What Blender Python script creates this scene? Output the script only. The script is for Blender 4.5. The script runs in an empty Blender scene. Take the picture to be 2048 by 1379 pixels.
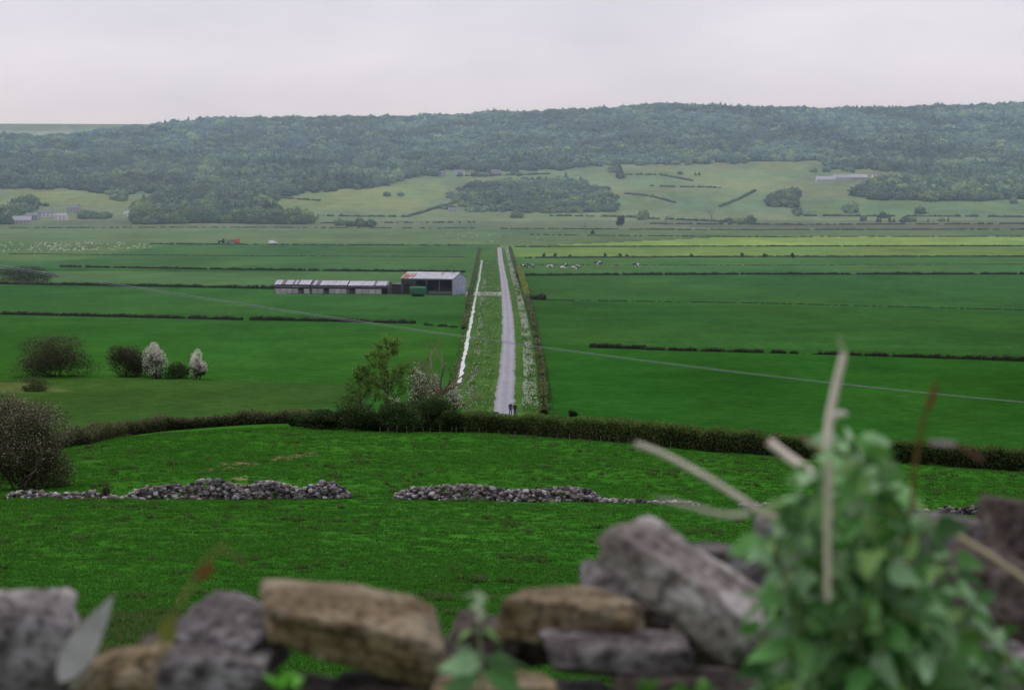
import bpy, math, random
import numpy as np
from mathutils import Vector, Matrix, noise as mnoise
random.seed(7); rng=np.random.default_rng(7)
scene=bpy.context.scene
scene.view_settings.view_transform='Standard'; scene.view_settings.look='None'; scene.view_settings.exposure=0
F=4835.0; H=35.0; HY=385.0

# ---------------------------------------------------------------- utils
def lin(c):
    c=np.array(c,float)/255.0
    return np.where(c<=0.04045,c/12.92,((c+0.055)/1.055)**2.4)
def hash2(ix,iy,seed):
    h=(ix.astype(np.int64)*374761393+iy.astype(np.int64)*668265263+seed*982451653)&0xffffffff
    h=((h^(h>>13))*1274126177)&0xffffffff
    h=h^(h>>16)
    return (h&0xffff)/65535.0
def vnoise(x,y,seed=0):
    x=np.asarray(x,float); y=np.asarray(y,float)
    ix=np.floor(x); iy=np.floor(y); fx=x-ix; fy=y-iy
    fx=fx*fx*(3-2*fx); fy=fy*fy*(3-2*fy)
    a=hash2(ix,iy,seed);b=hash2(ix+1,iy,seed);c=hash2(ix,iy+1,seed);d=hash2(ix+1,iy+1,seed)
    return (a*(1-fx)+b*fx)*(1-fy)+(c*(1-fx)+d*fx)*fy
def fbm(x,y,seed=0,o=3):
    s=0;a=.5;t=0
    for i in range(o):
        s=s+a*vnoise(np.asarray(x)*2**i,np.asarray(y)*2**i,seed+i*17); t+=a; a*=.5
    return s/t

class Acc:
    def __init__(s): s.V=[];s.C=[];s.F=[];s.M=[];s.S=[];s.n=0
    def add(s,v,f,c,m=0,smooth=False):
        v=np.asarray(v,float).reshape(-1,3); f=np.asarray(f,int)
        c=np.asarray(c,float)
        if c.ndim==1: c=np.tile(c,(len(v),1))
        s.V.append(v);s.C.append(c);s.F.append(f+s.n);s.M.append(np.full(len(f),m));s.S.append(np.full(len(f),smooth));s.n+=len(v)
    def build(s,name,mats,parent=None,link=True):
        me=bpy.data.meshes.new(name)
        V=np.vstack(s.V);C=np.vstack(s.C)
        me.vertices.add(len(V)); me.vertices.foreach_set('co',V.astype(np.float32).ravel())
        loops=np.concatenate([f.ravel() for f in s.F]); tot=np.concatenate([np.full(len(f),f.shape[1]) for f in s.F])
        me.loops.add(len(loops)); me.loops.foreach_set('vertex_index',loops.astype(np.int32))
        me.polygons.add(len(tot))
        st=np.concatenate([[0],np.cumsum(tot)[:-1]])
        me.polygons.foreach_set('loop_start',st.astype(np.int32)); me.polygons.foreach_set('loop_total',tot.astype(np.int32))
        for m in mats: me.materials.append(m)
        me.polygons.foreach_set('material_index',np.concatenate(s.M).astype(np.int32))
        me.polygons.foreach_set('use_smooth',np.concatenate(s.S).astype(bool))
        me.update(calc_edges=True); me.validate()
        at=me.color_attributes.new('Col','FLOAT_COLOR','POINT')
        at.data.foreach_set('color',np.hstack([C,np.ones((len(C),1))]).astype(np.float32).ravel())
        ob=bpy.data.objects.new(name,me)
        if link: scene.collection.objects.link(ob)
        if parent: ob.parent=parent
        return ob
def empty(name,loc=(0,0,0),rz=0):
    e=bpy.data.objects.new(name,None); e.location=loc; e.rotation_euler=(0,0,rz); scene.collection.objects.link(e); return e

# ---------------------------------------------------------------- materials
def newmat(name):
    m=bpy.data.materials.new(name); m.use_nodes=True; nt=m.node_tree; nt.nodes.clear()
    o=nt.nodes.new('ShaderNodeOutputMaterial'); return m,nt,o
def N(nt,t,**k):
    n=nt.nodes.new(t)
    for a,b in k.items(): setattr(n,a,b)
    return n
def vmat(name,scales=((1.0,.3),),rough=.9,bump=None,translucent=0,spec=.2,metal=0):
    """colour attribute modulated by world-space noise"""
    m,nt,o=newmat(name)
    at=N(nt,'ShaderNodeAttribute',attribute_name='Col')
    tc=N(nt,'ShaderNodeNewGeometry'); col=at.outputs['Color']
    for sc,amt in scales:
        no=N(nt,'ShaderNodeTexNoise'); no.inputs['Scale'].default_value=sc; no.inputs['Detail'].default_value=4; no.inputs['Roughness'].default_value=.65
        nt.links.new(tc.outputs['Position'],no.inputs['Vector'])
        mr=N(nt,'ShaderNodeMapRange'); mr.inputs['From Min'].default_value=.3; mr.inputs['From Max'].default_value=.7
        mr.inputs['To Min'].default_value=1-amt; mr.inputs['To Max'].default_value=1+amt
        nt.links.new(no.outputs['Fac'],mr.inputs['Value'])
        vm=N(nt,'ShaderNodeVectorMath',operation='SCALE'); nt.links.new(col,vm.inputs[0]); nt.links.new(mr.outputs[0],vm.inputs['Scale']); col=vm.outputs[0]
    b=N(nt,'ShaderNodeBsdfPrincipled'); b.inputs['Roughness'].default_value=rough; b.inputs['Specular IOR Level'].default_value=spec; b.inputs['Metallic'].default_value=metal
    nt.links.new(col,b.inputs['Base Color'])
    if bump:
        no=N(nt,'ShaderNodeTexNoise'); no.inputs['Scale'].default_value=bump[0]; no.inputs['Detail'].default_value=5
        nt.links.new(tc.outputs['Position'],no.inputs['Vector'])
        bp=N(nt,'ShaderNodeBump'); bp.inputs['Strength'].default_value=bump[2] if len(bump)>2 else .6; bp.inputs['Distance'].default_value=bump[1]
        nt.links.new(no.outputs['Fac'],bp.inputs['Height']); nt.links.new(bp.outputs[0],b.inputs['Normal'])
    out=b.outputs[0]
    if translucent:
        t=N(nt,'ShaderNodeBsdfTranslucent'); nt.links.new(col,t.inputs['Color'])
        mx=N(nt,'ShaderNodeMixShader'); mx.inputs[0].default_value=translucent
        nt.links.new(b.outputs[0],mx.inputs[1]); nt.links.new(t.outputs[0],mx.inputs[2]); out=mx.outputs[0]
    nt.links.new(out,o.inputs['Surface']); return m

M_ground=vmat('grass_ground',((.035,.16),(.35,.22),(2.2,.28)),1.0,(3.0,.12,.5),spec=0.0)
M_leaf=vmat('leaves',((.8,.3),),.7,translucent=.35,spec=.15)
M_leafnear=vmat('nettle_leaves',((25,.25),),.5,translucent=.3,spec=.35)
M_bark=vmat('bark',((6,.3),),.95,spec=.1)
M_stalk=vmat('dry_stalk',((30,.2),),.8,spec=.2)
M_stone_small=vmat('rubble_stone',((3,.35),),.9,spec=.1)
M_road=vmat('road_surface',((.25,.08),(3,.12)),.85,(8,.01,.3),spec=.3)
M_build=vmat('painted_cladding',((.5,.15),(4,.1)),.7)
M_plain=vmat('matte',((3,.1),),.8)
M_grass=vmat('grass_blades',((.3,.2),),.9,translucent=.5,spec=0.0)

def water_mat():
    m,nt,o=newmat('ditch_water'); b=N(nt,'ShaderNodeBsdfPrincipled'); b.inputs['Base Color'].default_value=(.84,.85,.9,1)
    b.inputs['Roughness'].default_value=.12; b.inputs['Metallic'].default_value=.9
    nt.links.new(b.outputs[0],o.inputs['Surface']); return m
M_water=water_mat()

def stone_mat(name,c1,c2,lichen,lam=.5):
    m,nt,o=newmat(name); tc=N(nt,'ShaderNodeTexCoord'); L=nt.links.new
    n1=N(nt,'ShaderNodeTexNoise'); n1.inputs['Scale'].default_value=11; n1.inputs['Detail'].default_value=9; n1.inputs['Roughness'].default_value=.72
    L(tc.outputs['Object'],n1.inputs['Vector'])
    r=N(nt,'ShaderNodeValToRGB'); r.color_ramp.elements[0].position=.36; r.color_ramp.elements[1].position=.64
    r.color_ramp.elements[0].color=(*c1,1); r.color_ramp.elements[1].color=(*c2,1); L(n1.outputs['Fac'],r.inputs[0])
    n2=N(nt,'ShaderNodeTexNoise'); n2.inputs['Scale'].default_value=17; n2.inputs['Detail'].default_value=8; n2.inputs['Distortion'].default_value=.6
    L(tc.outputs['Object'],n2.inputs['Vector'])
    r2=N(nt,'ShaderNodeValToRGB'); r2.color_ramp.elements[0].position=.5; r2.color_ramp.elements[1].position=.6; L(n2.outputs['Fac'],r2.inputs[0])
    r2.color_ramp.elements[1].color=(lam,lam,lam,1)
    mx=N(nt,'ShaderNodeMix',data_type='RGBA'); L(r2.outputs[0],mx.inputs[0]); L(r.outputs[0],mx.inputs[6]); mx.inputs[7].default_value=(*lichen,1)
    n3=N(nt,'ShaderNodeTexNoise'); n3.inputs['Scale'].default_value=70; n3.inputs['Detail'].default_value=5; L(tc.outputs['Object'],n3.inputs['Vector'])
    r3=N(nt,'ShaderNodeValToRGB'); r3.color_ramp.elements[0].position=.36; r3.color_ramp.elements[0].color=(.25,.23,.22,1); r3.color_ramp.elements[1].position=.52; L(n3.outputs['Fac'],r3.inputs[0])
    ml=N(nt,'ShaderNodeMix',data_type='RGBA',blend_type='MULTIPLY'); ml.inputs[0].default_value=.85; L(mx.outputs[2],ml.inputs[6]); L(r3.outputs[0],ml.inputs[7])
    b=N(nt,'ShaderNodeBsdfPrincipled'); b.inputs['Roughness'].default_value=.85; b.inputs['Specular IOR Level'].default_value=.25
    L(ml.outputs[2],b.inputs['Base Color'])
    bp=N(nt,'ShaderNodeBump'); bp.inputs['Strength'].default_value=1; bp.inputs['Distance'].default_value=.02; L(n1.outputs['Fac'],bp.inputs['Height']); L(bp.outputs[0],b.inputs['Normal'])
    L(b.outputs[0],o.inputs['Surface']); return m
ST=[stone_mat('stone_tan',(.12,.085,.04),(.33,.25,.14),(.38,.33,.24),.5),
    stone_mat('stone_grey',(.08,.068,.068),(.22,.20,.20),(.42,.40,.41),.6),
    stone_mat('stone_pale',(.18,.15,.135),(.40,.355,.325),(.62,.58,.56),.75),
    stone_mat('stone_dark',(.04,.028,.024),(.13,.10,.085),(.24,.21,.19),.45)]

# ---------------------------------------------------------------- terrain
_Y=np.arange(-80,500,1.0)
_Z=np.interp(_Y,[-80,0,4,20,50,100,193,300,372,500],[37,33.4,33.2,29.9,25.2,18.3,11,4.9,0,0])
ker=np.hanning(15); ker/=ker.sum()
_Zs=np.convolve(np.pad(_Z,7,mode='edge'),ker,'valid'); _Zs[_Y>380]=0
_Zs[(_Y<12)]=_Z[(_Y<12)]
_X=np.arange(-400,401,2.0)
_FT=np.interp(_X,[-400,-62,-33,0,30,64,400],[335,342,376,372,345,310,285]); k2=np.hanning(11);k2/=k2.sum()
_FT=np.convolve(np.pad(_FT,5,mode='edge'),k2,'valid')
rx=np.array([-2500,-900,18,300,600,800,1000,1200,1330,1500,1640,1800,2030,2900,5000])
ry=np.array([250,240,237,238,235,235,225,220,209,214,218,215,207,212,230])
def tz(X,Y):
    X=np.asarray(X,float);Y=np.asarray(Y,float)
    yf=np.interp(X,_X,_FT); ye=np.where(Y>0,Y*372/yf,Y)
    z=np.interp(ye,_Y,_Zs)
    mask=np.clip((ye-25)/30,0,1)*np.clip((355-ye)/60,0,1)
    z=z+mask*((fbm(X/22,Y/26,3)-.5)*1.0+(fbm(X/5,Y/6,9)-.5)*.22)
    t=X/np.maximum(Y,1)*F+1024
    zr=35+(HY-(np.interp(t,rx,ry)+9))/F*5000
    s=np.interp(Y,[2550,2800,3000,3500,4000,4500,4900,5050,5400,9500],[0,.02,.07,.3,.5,.74,.97,1,.9,.5])
    lump=(fbm(X/420,Y/420,21)-.5)*44*np.clip(s*2.2,0,1)*np.clip((4950-Y)/500,0,1)
    return np.where(Y>2500,zr*s+lump,z)
_YR=np.concatenate([np.arange(3,400,.5),np.geomspace(400,2600,900),np.arange(2600,5600,5)])
def gp(px,py,dz=0):
    t=(px-1024)/F; zray=H-(py-HY)/F*_YR; zt=tz(t*_YR,_YR)
    i=np.argmax(zray<=zt)
    if i==0: i=len(_YR)-1
    a=zray[i-1]-zt[i-1]; b=zt[i]-zray[i]; w=a/(a+b+1e-9)
    y=_YR[i-1]*(1-w)+_YR[i]*w
    return np.array([t*y,y,float(tz(t*y,y))+dz])
def at(px,py,D): return np.array([(px-1024)/F*D,D,H-(py-HY)/F*D])

rows=np.concatenate([np.arange(-70,4,5),np.arange(4,45,1.2),np.arange(45,372,.85),H*F/np.arange(837-HY,450-HY,-1.6),np.arange(2612,5400,17),np.arange(5450,9500,250)])
rows=np.unique(rows)
tt=np.concatenate([np.linspace(-.9,-.24,40),np.arange(-.235,.2351,5/F),np.linspace(.24,.9,40)])
TT,YY=np.meshgrid(tt,rows); XX=TT*(np.abs(YY)+25); ZZ=tz(XX,YY)
xf=XX.ravel();yf_=YY.ravel()
col=np.tile(lin((48,88,38)),(len(xf),1))
def pip(poly,x,y):
    ins=np.zeros(len(x),bool);n=len(poly)
    for i in range(n):
        x1,y1=poly[i];x2,y2=poly[(i+1)%n]
        if y1==y2: continue
        c=((y1>y)!=(y2>y))&(x<(x2-x1)*(y-y1)/(y2-y1)+x1); ins^=c
    return ins
def wpoly(pts): return [tuple(gp(a,b)[:2]) for a,b in pts]
def paint(pts,rgb,mix=1.0):
    m=pip(wpoly(pts),xf,yf_); col[m]=col[m]*(1-mix)+lin(rgb)*mix
hill=yf_>2350
n1=fbm(xf/260,yf_/200,5)[:,None]
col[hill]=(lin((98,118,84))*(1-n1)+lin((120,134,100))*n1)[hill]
far=yf_>4300; col[far]=lin((112,128,114))  # far hill ground greyer, with distance haze put into its colour
L_,R_=-900,2950
paint([(L_,575),(1000,575),(1000,630),(L_,622)],(54,94,44))
paint([(L_,640),(1000,648),(1000,800),(L_,760)],(48,90,34))
paint([(L_,540),(1000,544),(1000,576),(L_,566)],(78,108,62))
paint([(L_,488),(1000,490),(1000,543),(L_,531)],(67,102,57))
paint([(L_,454),(1000,456),(1000,489),(L_,486)],(93,116,78))
paint([(L_,475),(300,487),(340,489),(150,520),(L_,530)],(84,112,68))
paint([(1000,547),(R_,545),(R_,640),(1000,598)],(54,92,44))
paint([(1000,598),(R_,640),(R_,730),(1000,685)],(50,88,38))
paint([(1000,685),(R_,730),(R_,960),(1000,830)],(42,84,30))
paint([(1000,513),(R_,511),(R_,545),(1000,547)],(68,104,56))
paint([(1000,490),(R_,489),(R_,511),(1000,513)],(100,128,68))
paint([(1090,491),(1300,481),(1450,474),(R_,472),(R_,488)],(126,152,78))
paint([(1000,456),(R_,458),(R_,471),(1450,473),(1300,480),(1090,490),(1000,490)],(88,110,74))
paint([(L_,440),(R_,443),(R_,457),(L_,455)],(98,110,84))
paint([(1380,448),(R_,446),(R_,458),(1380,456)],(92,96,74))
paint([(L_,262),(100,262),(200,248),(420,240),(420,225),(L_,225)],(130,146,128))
for p,c in [([(545,395),(640,382),(780,375),(880,360),(900,385),(820,418),(560,420)],(116,134,88)),
            ([(1250,350),(1600,330),(1640,345),(1560,375),(1300,380)],(112,132,94)),
            ([(1240,390),(1540,385),(1520,420),(1240,425)],(106,128,90)),
            ([(1590,400),(R_,408),(R_,428),(1590,428)],(100,124,84)),
            ([(18,380),(270,385),(260,412),(18,405)],(114,130,84)),
            ([(900,345),(1230,340),(1240,375),(1100,355),(950,362)],(112,132,96))]: paint(p,c)
hs=(yf_*372/np.interp(xf,_X,_FT)<372)
g1=fbm(xf/9,yf_/14,31)[:,None]; g2=fbm(xf/2.2,yf_/3.5,33)[:,None]
pas=lin((42,92,24))*(1-g1)+lin((58,104,34))*g1
dk=np.clip((g2-.56)*6,0,1)*np.clip((fbm(xf/14,yf_/20,35)[:,None]-.45)*4,0,1)
pas=pas*(1-.35*dk)+lin((46,74,34))*.35*dk
col[hs]=pas[hs]
paint([(L_,1190),(60,1200),(250,1240),(420,1300),(420,1378),(L_,1378)],(44,74,32),.55)
paint([(-300,762),(300,756),(720,770),(720,800),(600,822),(330,842),(150,880),(-300,900)],(54,82,37))
paint([(-300,757),(70,765),(150,782),(60,785),(-300,790)],(104,108,72),.35)
for p in [[(410,938),(440,925),(500,920),(520,928),(470,938),(430,942)],[(540,916),(600,906),(645,904),(640,910),(580,919),(545,922)],[(460,958),(490,952),(500,958),(470,962)]]:
    m=pip(wpoly(p),xf,yf_)&(g2[:,0]>.38); col[m]=lin((118,108,78))
dr=(fbm(xf/60,yf_/180,41)-.5)[:,None]+.8*(fbm(xf/14,yf_/45,43)-.5)[:,None]+.5*(fbm(xf/4,yf_/9,44)-.5)[:,None]; col*= (1+.45*dr)
wrm=(fbm(xf/45,yf_/120,45)-.5)[:,None]; col*=1+wrm*np.array([.5,.1,-.2])
rl=[(994,495),(996,520),(1001,560),(1003,600),(1004,650),(1002,700),(997,750),(989,800),(985,832)]
rr=[(1003,495),(1006,520),(1015,560),(1022,600),(1029,650),(1031,700),(1030,750),(1029,800),(1029,832)]
def pl(px,py): y=H*F/(py-HY); return np.array([(px-1024)/F*y,y,0.0])
verge=[tuple(pl(a,b)[:2]) for a,b in [(958,495),(950,560),(935,640),(915,740),(905,800),(915,845),(1095,845),(1095,780),(1078,700),(1062,620),(1045,560),(1022,495)]]
m=pip(verge,xf,yf_)&(yf_>355); vn=fbm(xf/2.5,yf_/9,51)[:,None]
col[m]=(lin((54,88,38))*(1-vn)+lin((84,114,60))*vn)[m]
R,Cc=XX.shape
idx=np.arange(R*Cc).reshape(R,Cc)
faces=np.stack([idx[:-1,:-1],idx[:-1,1:],idx[1:,1:],idx[1:,:-1]],-1).reshape(-1,4)
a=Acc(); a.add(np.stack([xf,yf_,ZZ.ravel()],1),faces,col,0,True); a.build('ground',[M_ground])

# ---------------------------------------------------------------- road, track, ditch
def strip(name,Lp,Rp,z,mat,colf,nsub=260,nc=9,wob=.12,wf=4):
    lw=np.array([pl(*p) for p in Lp]);rw=np.array([pl(*p) for p in Rp])
    ys=np.geomspace(min(lw[0][1],lw[-1][1]),max(lw[0][1],lw[-1][1]),nsub)
    o=np.argsort(lw[:,1]); xl=np.interp(ys,lw[o,1],lw[o,0]); o=np.argsort(rw[:,1]); xr=np.interp(ys,rw[o,1],rw[o,0])
    kk=np.hanning(9);kk/=kk.sum(); xl=np.convolve(np.pad(xl,4,mode='edge'),kk,'valid');xr=np.convolve(np.pad(xr,4,mode='edge'),kk,'valid')
    xl+= (fbm(ys/wf,0*ys,61)-.5)*wob*4; xr+=(fbm(ys/wf,0*ys+7,62)-.5)*wob*4; xr=np.maximum(xr,xl+.08)
    u=np.linspace(0,1,nc); Xg=xl[:,None]*(1-u)+xr[:,None]*u; Yg=np.repeat(ys[:,None],nc,1)
    id=np.arange(nsub*nc).reshape(nsub,nc); f=np.stack([id[:-1,:-1],id[:-1,1:],id[1:,1:],id[1:,:-1]],-1).reshape(-1,4)
    U=np.repeat(u[None],nsub,0).ravel()
    a=Acc(); a.add(np.stack([Xg.ravel(),Yg.ravel(),np.full(Xg.size,z)],1),f,colf(U,Yg.ravel()),0,True); return a.build(name,[mat])
def roadcol(U,Y):
    base=lin((148,146,157)); edge=lin((112,116,104)); tr=np.exp(-((U-.27)/.1)**2)+np.exp(-((U-.73)/.1)**2)
    e=np.clip((np.abs(U-.5)-.4)*10,0,1)[:,None]; c=base*(0.82+.22*tr[:,None])*(.88+.24*fbm(U*3,Y/12,63)[:,None]); return c*(1-e)+edge*e
strip('country_road',rl,rr,.03,M_road,roadcol,wob=.16)
strip('farm_track',[(930,591),(930,583.5)],[(1006,591),(1006,583.5)],.02,M_road,lambda U,Y:np.tile(lin((140,138,130)),(len(U),1)),20,12,.3)
dl=[(962,520),(956,560),(948,600),(943,625),(934,670),(924.5,715),(919,740),(914,768)]
dr_=[(965.5,520),(960,560),(951,600),(948.5,625),(940,670),(931.5,715),(927,740),(923,768)]
strip('ditch_water',dl,dr_,.05,M_water,lambda U,Y:np.tile([.5,.5,.5],(len(U),1)),500,4,.16,7)

# ---------------------------------------------------------------- foliage helpers
def leafquads(acc,c,size,cols,asp=.6,mat=0,flat=0.0):
    n=len(c); d=rng.normal(size=(n,3)); d[:,2]*=(1-flat); d/=np.linalg.norm(d,axis=1)[:,None]
    e=rng.normal(size=(n,3)); e-= (e*d).sum(1)[:,None]*d; e/=np.linalg.norm(e,axis=1)[:,None]
    s=np.asarray(size)[:,None]*.5
    V=np.stack([c-d*s,c+e*s*asp,c+d*s,c-e*s*asp],1).reshape(-1,3)
    acc.add(V,np.arange(4*n).reshape(n,4),np.repeat(cols,4,axis=0),mat)
LB=1.3
def mixcols(n,cols,w=None):
    cc=np.array([lin(c) for c in cols]); i=rng.choice(len(cols),n,p=w); c=cc[i]*rng.uniform(.7,1.3,(n,1))*LB; return c
def tube(acc,P,Rr,c,mat=0,k=6):
    P=np.asarray(P,float);n=len(P); T=np.gradient(P,axis=0); T/=np.linalg.norm(T,axis=1)[:,None]+1e-9
    up=np.tile([0.13,.21,.97],(n,1)); up[np.abs(T[:,2])>.9]=[1,.1,0]
    A=np.cross(T,up);A/=np.linalg.norm(A,axis=1)[:,None];B=np.cross(T,A)
    th=np.linspace(0,2*np.pi,k,endpoint=False)
    V=P[:,None]+np.asarray(Rr)[:,None,None]*(np.cos(th)[None,:,None]*A[:,None]+np.sin(th)[None,:,None]*B[:,None])
    id=np.arange(n*k).reshape(n,k); nx=np.roll(id,-1,1)
    f=np.stack([id[:-1],nx[:-1],nx[1:],id[1:]],-1).reshape(-1,4)
    acc.add(V.reshape(-1,3),f,c,mat,True)
def branch(acc,p,d,L,r,dep,tips,c,spread=.7,kids=3,droop=0.0,mat=1):
    n=5;P=[np.array(p)];d=np.array(d)/np.linalg.norm(d)
    for i in range(n):
        d=d+rng.normal(size=3)*.13+np.array([0,0,-droop]); d/=np.linalg.norm(d); P.append(P[-1]+d*L/n)
    tube(acc,P,np.linspace(r,r*.5,n+1),c,mat,5 if dep else 4)
    if dep<=1: tips+= [q for q in P[2:]]
    if dep==0: return
    for k in range(kids+ (rng.random()<.4)):
        j=rng.integers(2,n+1); nd=d+rng.normal(size=3)*spread; nd[2]+= .15
        branch(acc,P[j],nd,L*rng.uniform(.5,.75),r*.5,dep-1,tips,c,spread,kids,droop,mat)
BARK=lin((78,70,62))
def hedge(name,pts,h,w,leaf,per_m,cols,gap=0.0,core=(20,28,17),jit=.25,wts=None,seed=1,topc=None):
    W=np.array([gp(*p) if len(p)==2 else p for p in pts]); seg=np.linalg.norm(np.diff(W[:,:2],axis=0),axis=1); cs=np.concatenate([[0],np.cumsum(seg)]);L=cs[-1]
    def pos(s): return np.stack([np.interp(s,cs,W[:,0]),np.interp(s,cs,W[:,1])],1)
    def hh(s): 
        v=1+jit*2*(fbm(s/(h*1.6),0*s+seed,seed)-.5)+jit*.8*(vnoise(s/(h*.4),0*s,seed+3)-.5)
        if gap: v=v*np.clip((fbm(s/(h*3),0*s,seed+5)-gap)*9,0.0,1)
        return v
    n=int(L*per_m); s=rng.uniform(0,L,n); hv=hh(s); keep=hv>.12; s=s[keep];hv=hv[keep]; n=len(s)
    dirv=pos(np.minimum(s+1,L))-pos(np.maximum(s-1,0)); dirv/=np.linalg.norm(dirv,axis=1)[:,None]+1e-9; nrm=np.stack([dirv[:,1],-dirv[:,0]],1)
    ang=rng.uniform(0,np.pi,n); rr_=rng.uniform(.72,1.08,n)
    u=np.sign(np.cos(ang))*np.abs(np.cos(ang))**.5*rr_*w/2; zz=np.abs(np.sin(ang))**.6*rr_*h*hv
    lo=rng.random(n)<.35; zz[lo]=rng.uniform(0,1,lo.sum())*h*hv[lo]; u[lo]=rng.choice([-1,1],lo.sum())*w/2*rng.uniform(.8,1.1,lo.sum())
    p=pos(s)+nrm*u[:,None]; z=tz(p[:,0],p[:,1])+zz
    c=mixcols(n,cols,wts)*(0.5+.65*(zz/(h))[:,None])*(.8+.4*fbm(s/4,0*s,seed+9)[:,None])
    if topc is not None:
        tm=zz>.8*h*hv; c[tm]=c[tm]*.35+lin(topc)*.65*rng.uniform(.8,1.3,(tm.sum(),1))
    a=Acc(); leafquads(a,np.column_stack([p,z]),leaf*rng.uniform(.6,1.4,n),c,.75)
    ns=max(3,int(L/(h*.5))); S=np.linspace(0,L,ns); hv=hh(S)*.82; hv[hh(S)<.3]*=.0
    dv=pos(np.minimum(S+1,L))-pos(np.maximum(S-1,0));dv/=np.linalg.norm(dv,axis=1)[:,None]+1e-9; nr=np.stack([dv[:,1],-dv[:,0]],1)
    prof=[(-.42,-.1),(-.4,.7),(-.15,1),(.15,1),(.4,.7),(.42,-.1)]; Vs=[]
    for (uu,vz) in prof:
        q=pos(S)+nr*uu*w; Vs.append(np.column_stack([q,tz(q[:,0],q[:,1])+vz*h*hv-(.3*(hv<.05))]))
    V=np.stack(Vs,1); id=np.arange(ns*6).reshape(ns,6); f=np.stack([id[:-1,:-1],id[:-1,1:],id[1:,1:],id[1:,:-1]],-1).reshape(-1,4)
    a.add(V.reshape(-1,3),f,lin(core)); return a.build(name,[M_leaf])  # dark solid core added inside the leaves to block light
def shrub(name,px,py,wpx,hpx,cols,n=9000,leaf=.25,wts=None,blossom=0,stems=5,nb=16,dep=.9,bc=(235,230,222),lowz=.1,core=0):
    b=gp(px,py); k=F/b[1]; w=wpx/k; h=hpx/k; a=Acc()
    bl=[]
    for i in range(nb):
        th=rng.uniform(0,2*np.pi); rad=math.sqrt(rng.random())*.66; zz=rng.uniform(lowz,.8)
        taper=1-.6*max(0,zz-.45)/.55
        bl.append((b[0]+math.cos(th)*rad*w*.5*taper,b[1]+math.sin(th)*rad*w*.5*dep*taper,b[2]+zz*h, w*rng.uniform(.14,.25),h*rng.uniform(.15,.25)))
    bl=np.array(bl); i=rng.integers(0,nb,n); d=rng.normal(size=(n,3)); d/=np.linalg.norm(d,axis=1)[:,None]
    r=rng.uniform(.6,1.12,n)[:,None]; B=bl[i]
    P=B[:,:3]+d*r*np.column_stack([B[:,3],B[:,3],B[:,4]])
    P[:,2]=np.maximum(P[:,2],b[2]+.05)
    hz=(P[:,2]-b[2])/h
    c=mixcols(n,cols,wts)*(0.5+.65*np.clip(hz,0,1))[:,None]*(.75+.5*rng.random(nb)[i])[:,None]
    if blossom:
        m=(rng.random(n)<blossom*np.clip(hz*1.6+.1,0,1))&(d[:,2]>-.5); c[m]=lin(bc)*rng.uniform(.7,1.05,(m.sum(),1))
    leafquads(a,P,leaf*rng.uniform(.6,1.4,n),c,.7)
    tips=[]
    for s_ in range(stems):
        d0=np.array([rng.normal()*.5*w/h,rng.normal()*.4*w/h,1.0]); branch(a,b+np.array([rng.normal()*.06*w,rng.normal()*.06*w,-.2]),d0,h*.5,.012*h+.03,2,tips,BARK,.6,2,mat=1)
    return a.build(name,[M_leaf,M_bark])

# near hedges
hedge('hedge_row',[(925,864),(1060,870),(1200,881),(1330,893),(1500,907),(1700,922),(1900,933),(2150,950),(2500,982)],2.6,2.0,.24,620,[(48,66,32),(64,88,40),(78,96,48),(92,82,56)],jit=.16,seed=4,topc=(88,118,52),core=(30,40,22))
hedge('hedge_row',[(-300,960),(60,905),(160,890),(240,872),(330,860),(450,852),(600,846),(760,862),(925,862)],1.7,2.2,.22,330,[(50,64,36),(66,80,44),(84,82,56),(94,86,64)],jit=.4,seed=9)
hedge('hedge_row',[(1040,560),(1052,595),(1064,640),(1074,690),(1082,740),(1088,800),(1088,835)],1.7,1.2,.3,70,[(56,72,40),(74,92,50),(96,104,62),(100,94,70)],gap=.38,seed=12,core=(36,46,28))
hedge('hedge_row',[(1020,497),(1026,520),(1036,556)],1.6,1.4,.4,30,[(64,80,50),(88,100,60)],seed=13)
hedge('hedge_row',[(1038,545),(1046,570),(1054,600)],2.4,1.8,.4,90,[(104,116,50),(126,132,62),(86,102,46)],seed=14,core=(60,68,32))
hedge('hedge_row',[(959,497),(946,560),(937,600),(927,660)],1.0,1.1,.35,30,[(68,82,50),(96,98,66)],gap=.35,seed=15,core=(44,54,32))
lc=[(58,76,46),(72,90,54),(84,96,60)]; fc=[(76,94,66),(88,104,72),(98,108,78)]
for pts,h,gap in [([(120,534),(500,540),(930,545)],1.1,.2),([(-300,560),(18,569),(300,573),(560,578)],1.2,.12),([(-300,622),(18,629),(250,634),(485,640)],1.0,.14),
                  ([(500,640),(680,643),(830,647)],1.1,.18),([(850,650),(912,655)],.7,.3),
                  ([(1050,551),(1500,549),(2400,549)],1.1,.1),([(1060,598),(1090,600)],2.0,0),([(1180,695),(1290,698)],1.1,0.05),([(1290,699),(1400,702),(1700,710),(1990,720),(2500,738)],.85,.24),([(1985,720),(2060,723)],1.1,0)]:
    hedge('hedge_row',pts,h,1.2,.26,60,lc,gap=gap,seed=int(pts[0][0]+pts[0][1]),core=(42,56,32),jit=.5)
hedge('hedge_row',[(1090,600),(1500,606),(2500,632)],.35,.5,.2,12,[(64,88,54),(56,80,46)],gap=.3,seed=77,core=(48,76,40))
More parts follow.
